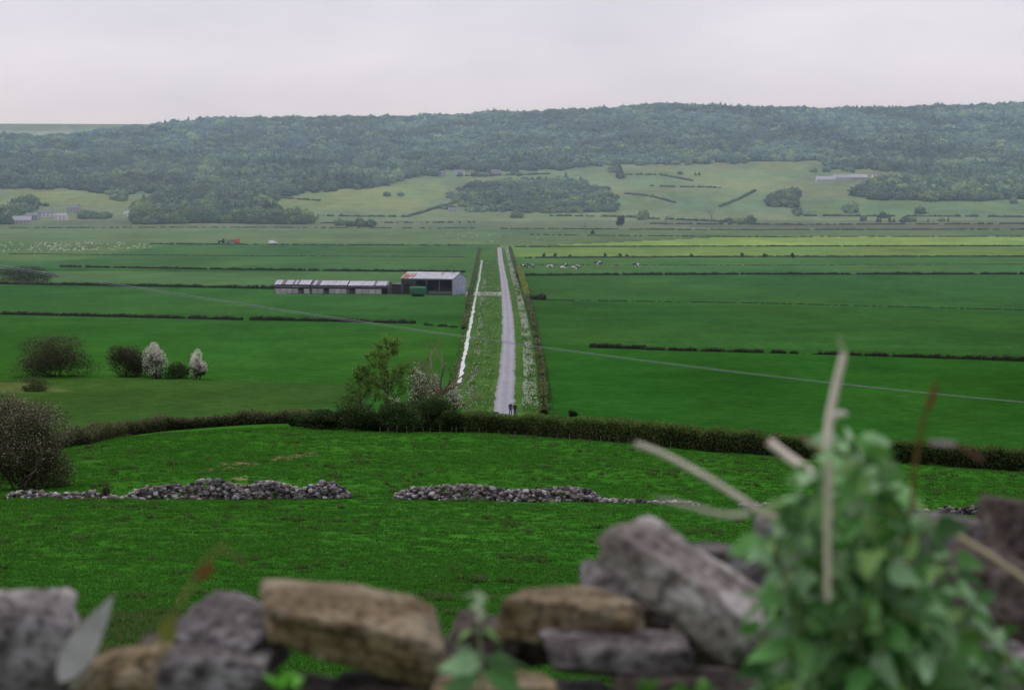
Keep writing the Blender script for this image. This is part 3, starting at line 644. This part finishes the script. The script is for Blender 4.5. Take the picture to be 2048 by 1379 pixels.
for a_ in [(30,447,34,12,4,.1,SG,(150,154,166),'farm_shed',False),(62,440,16,8,5.5,-.3,(150,150,156),GRF,'farmhouse',True),(92,434,18,8,5.5,.3,WH,GRF,'farmhouse',True),(120,440,14,9,5,-.2,WH,(150,152,160),'farmhouse',True),(146,425,16,8,6,.1,SG,GRF,'farmhouse',True),(168,432,10,8,4,0,(140,140,146),GRF,'farmhouse',True),(258,434,15,8,4.5,-.3,WH,(150,156,166),'farmhouse',True),
           (1652,364,26,12,4,.05,(176,180,184),(160,168,178),'farm_shed',False),(1684,362,24,12,5,.05,(180,182,186),(152,160,172),'farm_shed',False),(1716,360,26,12,4,-.05,(156,160,168),(164,170,182),'farm_shed',False),(1756,358,14,8,6,.2,WH,GRF,'farmhouse',True),(1775,362,14,8,5,-.3,SG,GRF,'farmhouse',True),(1800,360,13,8,5,.1,WH,GRF,'farmhouse',True),
           (882,352,14,8,5,.2,SG,GRF,'farmhouse',True),(918,350,16,8,5,-.1,WH,GRF,'farmhouse',True),(992,350,14,8,5,.1,SG,GRF,'farmhouse',True),(905,424,10,7,3,.1,SG,GRF,'farm_shed',False),(2015,346,16,8,5,.1,SG,GRF,'farmhouse',True)]:
    house(a_[0],a_[1],a_[2],a_[3],a_[4],a_[5],a_[6],a_[7],a_[8],a_[9])

# vehicles
g=pl(458,487); e=empty('tractor_and_trailer',g,.05)
part(e,'trailer',lambda a:(bx(a,4.6,7.5,0,2.4,.9,3.3,lin((216,96,72))),bx(a,2.4,4.55,.1,2.3,.9,2.9,lin((150,110,100))),bx(a,-2,2.2,.2,2.2,1,2.6,lin((120,128,132))),bx(a,-2,7.5,.5,1.9,.7,.88,lin((60,60,60)))),M_plain)
part(e,'tractor',lambda a:(bx(a,-7.4,-4.8,.5,1.9,1.0,2.0,lin((40,78,56))),bx(a,-4.8,-3.0,.4,2.0,1.0,2.3,lin((40,78,56))),bx(a,-4.6,-3.2,.5,1.9,2.3,3.1,lin((50,60,70))),bx(a,-4.8,-3.0,.4,2.0,3.1,3.25,lin((40,78,56)))),M_plain)
part(e,'wheels',lambda a:[tube(a,[(x,y-.21,r),(x,y-.2,r),(x,y+.2,r),(x,y+.21,r)],[.1,r,r,.1],lin((34,34,34)),0,14) for x,r in ((-6.8,.6),(-3.8,.95),(-.5,.55),(4.6,.55),(6,.55)) for y in (.2,2.2)],M_plain)
g=pl(546,488); e=empty('white_van',g,.1)
def vb(a):
    w=lin((240,240,244)); pr=[(-2.9,.5),(2.9,.5),(2.9,1.3),(2.3,1.6),(1.5,2.5),(-2.9,2.6)]
    V=[(x,y,z) for y in (0,2) for x,z in pr]; a.add(V,[[0,1,2,3,4,5]],w); a.add(V,[[11,10,9,8,7,6]],w)
    a.add(V,[[i,(i+1)%6,6+(i+1)%6,6+i] for i in range(6)],w)
part(e,'body',vb,M_plain)
part(e,'windows',lambda a:bx(a,1.0,1.8,-.02,-.003,1.6,2.2,lin((40,46,52))),M_plain)
part(e,'wheels',lambda a:[tube(a,[(x,y-.11,.4),(x,y-.1,.4),(x,y+.1,.4),(x,y+.11,.4)],[.05,.4,.4,.05],lin((30,30,30)),0,12) for x in (-1.9,1.9) for y in (.05,1.95)],M_plain)

# ---------------------------------------------------------------- animals & people
def skin(name,verts,edges,radii,levels=1):
    me=bpy.data.meshes.new(name); me.from_pydata([tuple(v) for v in verts],edges,[]); ob=bpy.data.objects.new(name,me); scene.collection.objects.link(ob)
    ob.modifiers.new('Skin','SKIN')
    for i,r in enumerate(radii):
        r=(r,r) if not isinstance(r,tuple) else r; me.skin_vertices[0].data[i].radius=r
    me.skin_vertices[0].data[0].use_root=True
    s=ob.modifiers.new('Sub','SUBSURF'); s.levels=levels; s.render_levels=levels
    dg=bpy.context.evaluated_depsgraph_get(); nm=bpy.data.meshes.new_from_object(ob.evaluated_get(dg)); nm.name=name
    bpy.data.objects.remove(ob); return nm
def cow_mesh(graze):
    V=[(-.75,0,1.12),(-.3,0,1.08),(.2,0,1.05),(.6,0,1.12)];R=[(.27,.27),(.32,.34),(.33,.37),(.25,.3)];E=[(0,1),(1,2),(2,3)]
    def ch(par,pts):
        for p,r in pts: V.append(p);R.append(r if isinstance(r,tuple) else (r,r));E.append((par,len(V)-1));par=len(V)-1
    if graze: ch(3,[((.95,0,.95),.17),((1.2,0,.6),.13),((1.32,0,.35),.12),((1.4,0,.12),.08)])
    else: ch(3,[((.95,0,1.3),.17),((1.2,0,1.45),.14),((1.4,0,1.4),.12),((1.62,0,1.26),.08)])
    for s in (-1,1):
        ch(0,[((-.78,.19*s,.85),.15),((-.68,.2*s,.62),.09),((-.86,.2*s,.4),.055),((-.8,.2*s,.08),.05),((-.76,.2*s,.0),.06)])
        ch(3,[((.6,.18*s,.8),.12),((.62,.18*s,.42),.065),((.62,.18*s,.08),.05),((.66,.18*s,0),.06)])
        hd=6 if graze else 5; hp=V[hd]; ch(hd,[((hp[0]-.05,s*.24,hp[2]+.08),.04)])
    ch(0,[((-1.02,0,1.15),.05),((-1.08,0,.8),.03),((-1.08,0,.45),.05)])
    return skin('cow',V,E,R,1)
def cowmat():
    m,nt,o=newmat('cow_hide'); tc=N(nt,'ShaderNodeTexCoord'); oi=N(nt,'ShaderNodeObjectInfo'); ad=N(nt,'ShaderNodeVectorMath',operation='ADD'); nt.links.new(tc.outputs['Object'],ad.inputs[0]); nt.links.new(oi.outputs['Location'],ad.inputs[1])
    no=N(nt,'ShaderNodeTexNoise'); no.inputs['Scale'].default_value=1.1; no.inputs['Detail'].default_value=1; nt.links.new(ad.outputs[0],no.inputs['Vector'])
    r=N(nt,'ShaderNodeValToRGB'); r.color_ramp.elements[0].position=.52;r.color_ramp.elements[1].position=.55; r.color_ramp.elements[0].color=(.012,.012,.014,1); r.color_ramp.elements[1].color=(.75,.73,.71,1); nt.links.new(no.outputs['Fac'],r.inputs[0])
    b=N(nt,'ShaderNodeBsdfPrincipled'); b.inputs['Roughness'].default_value=.7; nt.links.new(r.outputs[0],b.inputs['Base Color']); nt.links.new(b.outputs[0],o.inputs['Surface']); return m
CM=cowmat(); cms=[cow_mesh(True),cow_mesh(False)]
for c_ in cms: c_.materials.append(CM)
for px,py,k,rz in [(1047,537,0,.3),(1062,536,1,2.9),(1099,538,0,.2),(1104,537,1,1.2),(1130,535,0,3.3),(1127,540,1,.1),(1154,538,0,.5),(1149,540,1,-.6),(1200,532,0,3.0),(1194,531,1,.2),(1233,537,0,1.4),(1274,535,1,3.3)]:
    o=bpy.data.objects.new('cow',cms[k]); scene.collection.objects.link(o); o.location=pl(px,py); o.rotation_euler=(0,0,rz); o.scale=(1.45,)*3
def sheep_mesh():
    V=[(-.4,0,.6),(0,0,.6),(.35,0,.62),(.55,0,.72),(.75,0,.7)];R=[(.24,.24),(.28,.28),(.22,.22),(.12,.12),(.08,.08)];E=[(0,1),(1,2),(2,3),(3,4)]
    for b_,x in ((0,-.4),(2,.35)):
        for s in (-1,1):
            V.append((x,.14*s,.3));R.append((.06,.06));E.append((b_,len(V)-1)); V.append((x,.14*s,0));R.append((.04,.04));E.append((len(V)-2,len(V)-1))
    me=skin('sheep',V,E,R,1); return me
sm=sheep_mesh(); mS,nt,o_=newmat('fleece'); b_=N(nt,'ShaderNodeBsdfPrincipled'); nn_=N(nt,'ShaderNodeTexNoise'); nn_.inputs['Scale'].default_value=6; rr2=N(nt,'ShaderNodeValToRGB'); rr2.color_ramp.elements[0].color=(.4,.39,.33,1); rr2.color_ramp.elements[1].color=(.62,.6,.53,1); nt.links.new(nn_.outputs['Fac'],rr2.inputs[0]); nt.links.new(rr2.outputs[0],b_.inputs['Base Color']); b_.inputs['Roughness'].default_value=1; nt.links.new(b_.outputs[0],o_.inputs['Surface'])
sm.materials.append(mS); so=bpy.data.objects.new('sheep',sm)
P=[]
for i in range(150):
    x=rng.uniform(-40,300) if i<110 else rng.uniform(60,200); y=rng.uniform(487,508-(x-20)*.03); P.append(pl(x,y))
for i in range(14): P.append(pl(rng.uniform(880,1000),rng.uniform(466,489)))
for x,y in [(923,470),(990,467),(895,468),(1075,478)]: P.append(pl(x,y))
P=np.array(P); n=len(P); s=rng.uniform(1.1,1.7,n)
scatter('sheep_flock',[so],P,np.column_stack([s,s,s]),np.column_stack([0*s,0*s,rng.uniform(0,6.28,n)]),np.zeros(n))

def person(px,py,rz,jacket,trouser,hair,ph=1,sc=1.1):
    V=[(0,0,.95),(0,0,1.12),(0,.01,1.36),(0,.02,1.5),(0,.03,1.58),(0,.035,1.70)];R=[(.16,.12),(.15,.11),(.19,.12),(.06,.06),(.085,.095),(.075,.085)];E=[(i,i+1) for i in range(5)]
    def ch(par,pts):
        for p,r in pts: V.append(p);R.append((r,r));E.append((par,len(V)-1));par=len(V)-1
        return par
    for s in (-1,1):
        f=s*ph
        ch(0,[((.1*s,.0,.9),.1),((.1*s,.14*f+.04,.5),.07),((.1*s,.26*f-.06,.1),.05),((.1*s,.26*f+.03,.03),.045),((.1*s,.26*f+.13,.025),.035)])
        w=ch(2,[((.21*s,0,1.42),.065),((.25*s,-.08*f,1.14),.05),((.26*s,-.1*f+.1,.9),.036),((.26*s,-.1*f+.13,.84),.03)])
        for k in range(4): ch(w,[((.26*s+(k-1.5)*.008,-.1*f+.14+.018*(k-1.5),.79),.009),((.26*s+(k-1.5)*.008,-.1*f+.15+.018*(k-1.5),.755-.005*(k%2)),.008)])
        ch(w,[((.235*s,-.1*f+.16,.81),.01)])
    me=skin('walker',V,E,R,1)
    for i,c in enumerate((jacket,trouser,hair,(190,140,115),(40,34,30))):
        m,nt,o=newmat('cloth_%d'%i); b=N(nt,'ShaderNodeBsdfPrincipled'); b.inputs['Roughness'].default_value=.9; nn=N(nt,'ShaderNodeTexNoise'); nn.inputs['Scale'].default_value=20; mx=N(nt,'ShaderNodeMix',data_type='RGBA'); nt.links.new(nn.outputs['Fac'],mx.inputs[0]); cc=lin(c); mx.inputs[6].default_value=(*(cc*.8),1); mx.inputs[7].default_value=(*(cc*1.2),1); nt.links.new(mx.outputs[2],b.inputs['Base Color']); nt.links.new(b.outputs[0],o.inputs['Surface']); me.materials.append(m)
    for p in me.polygons:
        x,y,z=p.center
        if z>1.54: p.material_index=2 if (y<.06 or z>1.72) else 3
        elif z>1.48 and abs(x)<.1: p.material_index=3
        elif abs(x)>.19 and z<.9 and z>.7: p.material_index=3
        elif z>.86: p.material_index=0
        elif z<.09: p.material_index=4
        else: p.material_index=1
        p.use_smooth=True
    o=bpy.data.objects.new('walking_person',me); scene.collection.objects.link(o); g=pl(px,py); g[2]=.03; o.location=g; o.rotation_euler=(0,0,rz); o.scale=(sc,)*3
person(1021,831,3.1,(40,46,84),(34,36,50),(60,48,38),1,1.2); person(1030,831.5,3.2,(24,26,40),(44,44,54),(36,30,28),-1,1.12)

# ---------------------------------------------------------------- power line
def wire_pt(s,off):
    A=at(-40,523,130);B=at(2160,812,200); p=A*(1-s)+B*s; p[2]-=4*.74*s*(1-s); d=np.array([-(B-A)[1],(B-A)[0],0]);d/=np.linalg.norm(d); return p+d*off
a=Acc()
for off in (-.75,0,.75):
    tube(a,[wire_pt(s,off)-[0,0,.0+.10*abs(off)] for s in np.linspace(0,1,50)],np.full(50,.009),lin((150,156,160)),0,4)
for s in (0,1):
    t_=wire_pt(s,0); g=np.array([t_[0],t_[1],float(tz(t_[0],t_[1]))-.5]); tube(a,[g,t_+[0,0,-.1]],[.18,.12],BARK,0,8)
    tube(a,[wire_pt(s,-.95)-[0,0,.12],wire_pt(s,.95)-[0,0,.12]],[.06,.06],BARK,0,6)
a.build('power_line',[M_bark])

# ---------------------------------------------------------------- foreground dry stone wall
W=empty('dry_stone_wall')
ns=[0]
def stone(px,py,w,h,D,roll,mat,seed,yaw=0,base=I5,dep=None,pitch=0):
    c=at(px,py,D); k=F/D; dims=(w/k,dep or max(.12,.6*w/k),h/k)
    v,f=polystone(base,seed,dims,26,.055); a=Acc(); a.add(v,f,(1,1,1),0,True); ns[0]+=1
    o=a.build('stone_%d'%ns[0],[ST[mat]],parent=W); o.location=c; o.rotation_euler=(math.radians(pitch),math.radians(roll),math.radians(yaw)); return o
SL=[(715,1258,400,116,2.85,14,0,11,10,.18,10),(840,1318,190,70,2.88,14,3,45,0,.1,0),(462,1280,200,122,2.9,14,1,12,-18,.14,8),(430,1352,215,110,2.8,4,1,13,5),(250,1350,210,105,2.85,-10,0,14,10),(45,1305,230,165,2.9,8,1,15,0),
    (1150,1228,275,88,2.95,3,0,16,-6,.14,4),(1230,1312,300,78,2.85,4,1,17,6),(1378,1166,365,95,2.8,34,2,18,-14,.13,10),(1455,1128,150,75,3.1,6,1,19,0),(1210,1172,100,85,3.08,20,1,20,0),
    (1560,1125,130,190,3.1,10,1,21,0),(1700,1195,280,160,3.05,-5,1,22,0),(1885,1105,160,150,3.1,8,1,23,0),(1960,1205,240,200,2.95,6,3,24,0),(2035,1065,140,150,3.05,10,3,25,20),
    (1760,1310,280,120,2.9,0,3,26,0),(1960,1345,260,110,2.8,3,1,27,0),(1590,1320,220,120,2.9,0,3,28,0),(985,1385,260,75,2.7,-3,0,29,0),(800,1390,260,80,2.85,0,3,30,0),(610,1400,260,80,2.85,5,3,31,0),
    (965,1290,150,110,3.05,10,3,32,0),(1450,1290,220,140,3.0,20,3,33,0),(1390,1385,300,80,2.8,0,3,34,0),(1110,1400,240,60,2.9,0,1,35,0),(1060,1290,150,70,3.1,0,3,36,0),(340,1300,120,70,3.1,0,3,37,0),(200,1400,260,80,2.9,0,1,38,0),(1300,1240,180,80,3.1,15,3,39,0)]
for s in SL: stone(*s[:9],dep=s[9] if len(s)>9 else None,pitch=s[10] if len(s)>10 else 0)
sd=100
for layer,(D0,zt) in enumerate([(2.95,1440),(3.2,1400)]):
    x=-4200
    while x<6300:
        w=rng.uniform(200,420); 
        inside_f=(-60<x<2150); top=zt if inside_f else rng.uniform(1180,1320)
        y=top
        zb=(H-33.2)*F/D0+HY
        while y<zb+40:
            h=rng.uniform(90,150); sd+=1
            stone(x+w/2+rng.normal()*30,y+h/2,w*rng.uniform(.85,1.1),h*1.12,D0+rng.normal()*.03,rng.normal()*4,int(rng.integers(0,4)),sd,rng.normal()*8,I3); y+=h
        x+=w*.97

# ---------------------------------------------------------------- foreground plants
def leaf(acc,base,d,L,Wd,c,droop=.3,fold=.25,serr=.12,mat=0,nv=None):
    d=np.array(d,float);d/=np.linalg.norm(d)
    if nv is None: nv=np.array([.8*rng.normal(),-.5+.7*rng.normal(),.7+.4*rng.normal()])
    side=np.cross(d,nv); side/=np.linalg.norm(side)+1e-6; up=np.cross(side,d)
    n=9;us=np.linspace(0,1,n); wd=np.sin(np.pi*us**.75)**.9*(1-us*.25)*Wd/2; wd[-1]=0; wd*=1+serr*np.array([(-1)**i for i in range(n)])
    mid=base+d*(us*L)[:,None]-np.outer(us**2*L*droop,[0,0,1.0]); Lf=mid+side*wd[:,None]+up*(wd*fold)[:,None]; Rt=mid-side*wd[:,None]+up*(wd*fold)[:,None]
    V=np.vstack([Lf,mid,Rt]); f=[]
    for i in range(n-1): f+=[[i,i+1,n+i+1,n+i],[n+i,n+i+1,2*n+i+1,2*n+i]]
    acc.add(V,f,np.array(c)*rng.uniform(.6,1.35),mat,True)
def spath(pts,D,n=24):
    P=np.array([at(x,y,D if len(q)==0 else q[0]) for x,y,*q in pts]); t=np.linspace(0,1,len(P)); u=np.linspace(0,1,n)
    deg=min(3,len(P)-1)
    return np.stack([np.polyval(np.polyfit(t,P[:,i],deg),u) for i in range(3)],1)
GL=[lin((70,124,54)),lin((98,150,80)),lin((48,94,38)),lin((146,184,136)),lin((114,152,74)),lin((76,120,56)),lin((128,168,112))]
def leafy_stem(acc,pts,D,r,npair,lsz,dens=1.0,start=.1,stemc=(96,120,72)):
    P=spath(pts,D); tube(acc,P,np.linspace(r,r*.45,len(P)),lin(stemc),1,6)
    ang=rng.uniform(0,6.28)
    for i in range(npair):
        u=start+(1-start)*(i+.5)/npair; p=P[int(u*(len(P)-1))]; ang+=1.57+rng.normal()*.3; sz=lsz*(1.1-.5*u)*rng.uniform(.6,1.3)
        for q in (0,math.pi):
            d=np.array([math.cos(ang+q),math.sin(ang+q),.2+rng.normal()*.35]); tube(acc,[p,p+d*sz*.3],[.0012,.001],lin(stemc),1,4)
            leaf(acc,p+d*sz*.3,d,sz,sz*.68,GL[rng.integers(7)],rng.uniform(.2,.9))
    for j in range(4): d=rng.normal(size=3)*.6+[0,0,1]; leaf(acc,P[-1],d,lsz*.45,lsz*.25,GL[3])
a=Acc()
tops=[(1690,895),(1640,960),(1745,960),(1595,1010),(1790,985),(1560,1075),(1840,1060),(1700,1040),(1760,1100),(1650,1130),(1890,1120),(1580,1180),(1830,1180),(1720,1200),(1960,1250),(1540,1250),(1880,1250),(1660,1250),(1780,1270),(2010,1290),(1570,1310),(1700,1330),(1850,1330),(1950,1340),(1620,1060),(1680,980),(1640,1340),(1750,1340),(2040,1340),(1550,1350),(1710,940),(1920,1190)]
for tx,ty in tops:
    bx_=1760+(tx-1760)*.9+rng.normal()*30; D=rng.uniform(2.15,2.65)
    leafy_stem(a,[(bx_,1480),(bx_*.6+tx*.4+rng.normal()*20,1480*.55+ty*.45),(tx+rng.normal()*6,ty+60),(tx,ty)],D,.003,int(5+(1480-ty)/50),.045)
a.build('nettle_plant',[M_leafnear,M_stalk])
a=Acc(); leafy_stem(a,[(965,1420),(962,1330),(958,1260),(955,1195)],2.35,.0028,3,.035,start=.35,stemc=(130,140,110))
leaf(a,at(962,1330,2.35),(-1,-.2,.25),.045,.026,GL[3]);leaf(a,at(968,1325,2.35),(1,-.2,.3),.058,.026,GL[3],.5);leaf(a,at(968,1345,2.35),(.8,-.4,.0),.05,.026,GL[1],.5);leaf(a,at(960,1350,2.35),(-1,-.4,.0),.045,.026,GL[1],.5)
leaf(a,at(975,1370,2.35),(1,-.3,-.1),.045,.026,GL[0],.4);leaf(a,at(950,1370,2.35),(-1,-.3,-.1),.045,.026,GL[2],.4)
a.build('nettle_plant',[M_leafnear,M_stalk])
a=Acc()
for i in range(16): leaf(a,at(575+rng.normal()*20,1372,2.4),(rng.normal()*.9,rng.normal()*.5,.8),rng.uniform(.015,.032),.014,lin((104,176,54)))
for i in range(6): leaf(a,at(1415+rng.normal()*18,1385,2.4),(rng.normal()*.9,rng.normal()*.5,.8),rng.uniform(.015,.025),.012,lin((90,150,50)))
for i in range(7): leaf(a,at(1290+rng.normal()*8,1390,2.4),(rng.normal()*.4,rng.normal()*.5,1),rng.uniform(.02,.035),.008,lin((70,120,40)))
a.build('weed_plant',[M_leafnear])
nvf=np.array([.25,-1,.2])
a=Acc(); leaf(a,at(118,1365,2.55),at(246,1158,2.5)-at(118,1365,2.55),.128,.036,lin((206,194,202)),0,.12,.02,nv=nvf)
leaf(a,at(140,1380,2.56),at(205,1250,2.53)-at(140,1380,2.56),.07,.02,lin((140,130,122)),0,.15,.02,nv=nvf); a.build('dried_leaf',[M_stalk])
a=Acc()
def stalk(pts,D,r0,r1,c): P=spath(pts,D,20); tube(a,P,np.linspace(r0,r1,20),lin(c),0,7)
PS=(216,202,190)
stalk([(1655,1200),(1655,1060),(1658,915)],2.13,.003,.0034,(190,180,160)); stalk([(1658,915),(1657,850),(1672,770),(1688,705)],2.4,.0050,.0034,PS); stalk([(1657,845),(1675,828),(1692,830)],2.4,.004,.003,(214,208,196)); stalk([(1688,705),(1676,672)],2.4,.002,.0008,(160,160,130))
stalk([(1530,1030),(1470,990),(1370,930),(1270,887)],2.4,.0036,.0026,PS); stalk([(1630,950),(1585,920),(1537,882)],2.4,.0052,.0046,(232,218,204)); stalk([(1500,1026),(1440,1028),(1380,1012),(1312,998)],2.1,.0026,.0013,(184,178,160))
stalk([(1530,1030),(1640,1090),(1740,1180)],2.4,.0042,.0045,(180,165,145))
stalk([(1840,1035),(1900,1062),(1980,1110),(2060,1165)],2.35,.0031,.0026,(200,184,154)); stalk([(1812,1200),(1824,1000),(1840,870),(1868,790)],2.3,.0026,.0016,(92,74,34)); stalk([(1858,812),(1866,785),(1874,762)],2.3,.0040,.0018,(96,62,34)); stalk([(1860,885),(1910,888)],2.1,.002,.002,(170,150,160)); stalk([(1915,890),(1965,920)],2.1,.0015,.0025,(100,70,60))
stalk([(1600,870),(1640,900),(1650,915)],2.4,.002,.002,(140,130,100))
stalk([(318,1320),(350,1230),(400,1140),(452,1085)],1.9,.0018,.0011,(120,110,64)); stalk([(440,1100),(470,1110),(495,1135)],1.9,.0009,.0006,(120,100,70))
stalk([(960,1240),(958,1200),(952,1180)],2.3,.0028,.002,(180,190,160))
leaf(a,at(332,1290,1.9),(.1,0,1),.034,.016,lin((118,124,48)),nv=nvf);leaf(a,at(392,1160,1.9),(.6,0,.8),.026,.009,lin((130,64,40)),nv=nvf)
a.build('dead_stalks',[M_stalk])

# ---------------------------------------------------------------- valley haze (thin real volume over the far plain and hills)
a=Acc(); bx(a,-5000,5000,450,8200,-40,245,(1,1,1)); 
m,nt,o=newmat('haze_air'); vs=N(nt,'ShaderNodeVolumeScatter'); vs.inputs['Color'].default_value=(.62,.80,1,1); vs.inputs['Density'].default_value=1.05e-4; nt.links.new(vs.outputs[0],o.inputs['Volume'])
a.build('valley_haze',[m])

# ---------------------------------------------------------------- light, sky, camera
el,az=math.radians(52),math.radians(-50)
w=bpy.data.worlds.new('World'); scene.world=w; w.use_nodes=True; nt=w.node_tree; nt.nodes.clear(); L=nt.links.new
o=N(nt,'ShaderNodeOutputWorld'); sk=N(nt,'ShaderNodeTexSky',sky_type='NISHITA'); sk.sun_disc=False; sk.sun_elevation=el; sk.sun_rotation=az
b1=N(nt,'ShaderNodeBackground'); b1.inputs[1].default_value=.08; L(sk.outputs[0],b1.inputs[0])
tc=N(nt,'ShaderNodeTexCoord'); mp=N(nt,'ShaderNodeMapping'); mp.inputs['Scale'].default_value=(6,6,22); L(tc.outputs['Generated'],mp.inputs[0])
no=N(nt,'ShaderNodeTexNoise'); no.inputs['Scale'].default_value=1.0; no.inputs['Detail'].default_value=5; no.inputs['Roughness'].default_value=.5; L(mp.outputs[0],no.inputs['Vector'])
r=N(nt,'ShaderNodeValToRGB'); r.color_ramp.elements[0].position=.35; r.color_ramp.elements[1].position=.62; r.color_ramp.elements[0].color=(.75,.735,.84,1); r.color_ramp.elements[1].color=(.90,.88,.965,1); L(no.outputs['Fac'],r.inputs[0])
b2=N(nt,'ShaderNodeBackground'); b2.inputs[1].default_value=1.0; L(r.outputs[0],b2.inputs[0])
mx=N(nt,'ShaderNodeMixShader'); mx.inputs[0].default_value=.93; L(b1.outputs[0],mx.inputs[1]); L(b2.outputs[0],mx.inputs[2]); L(mx.outputs[0],o.inputs[0])
sl=bpy.data.lights.new('sun','SUN'); sl.energy=1.2; sl.angle=math.radians(16); sl.color=(1,.94,.84); so_=bpy.data.objects.new('sun',sl); scene.collection.objects.link(so_)
d=-Vector((math.sin(az)*math.cos(el),math.cos(az)*math.cos(el),math.sin(el))); so_.rotation_euler=d.to_track_quat('-Z','Y').to_euler(); so_.location=(0,0,100)
cam=bpy.data.cameras.new('camera'); co=bpy.data.objects.new('camera',cam); scene.collection.objects.link(co); scene.camera=co
co.location=(0,0,H); co.rotation_euler=(math.radians(90),0,0); cam.sensor_width=36; cam.lens=F/2048*36; cam.shift_y=-(689.5-HY)/2048; cam.clip_start=.1; cam.clip_end=20000
cam.dof.use_dof=True; cam.dof.focus_distance=450; cam.dof.aperture_fstop=8.5
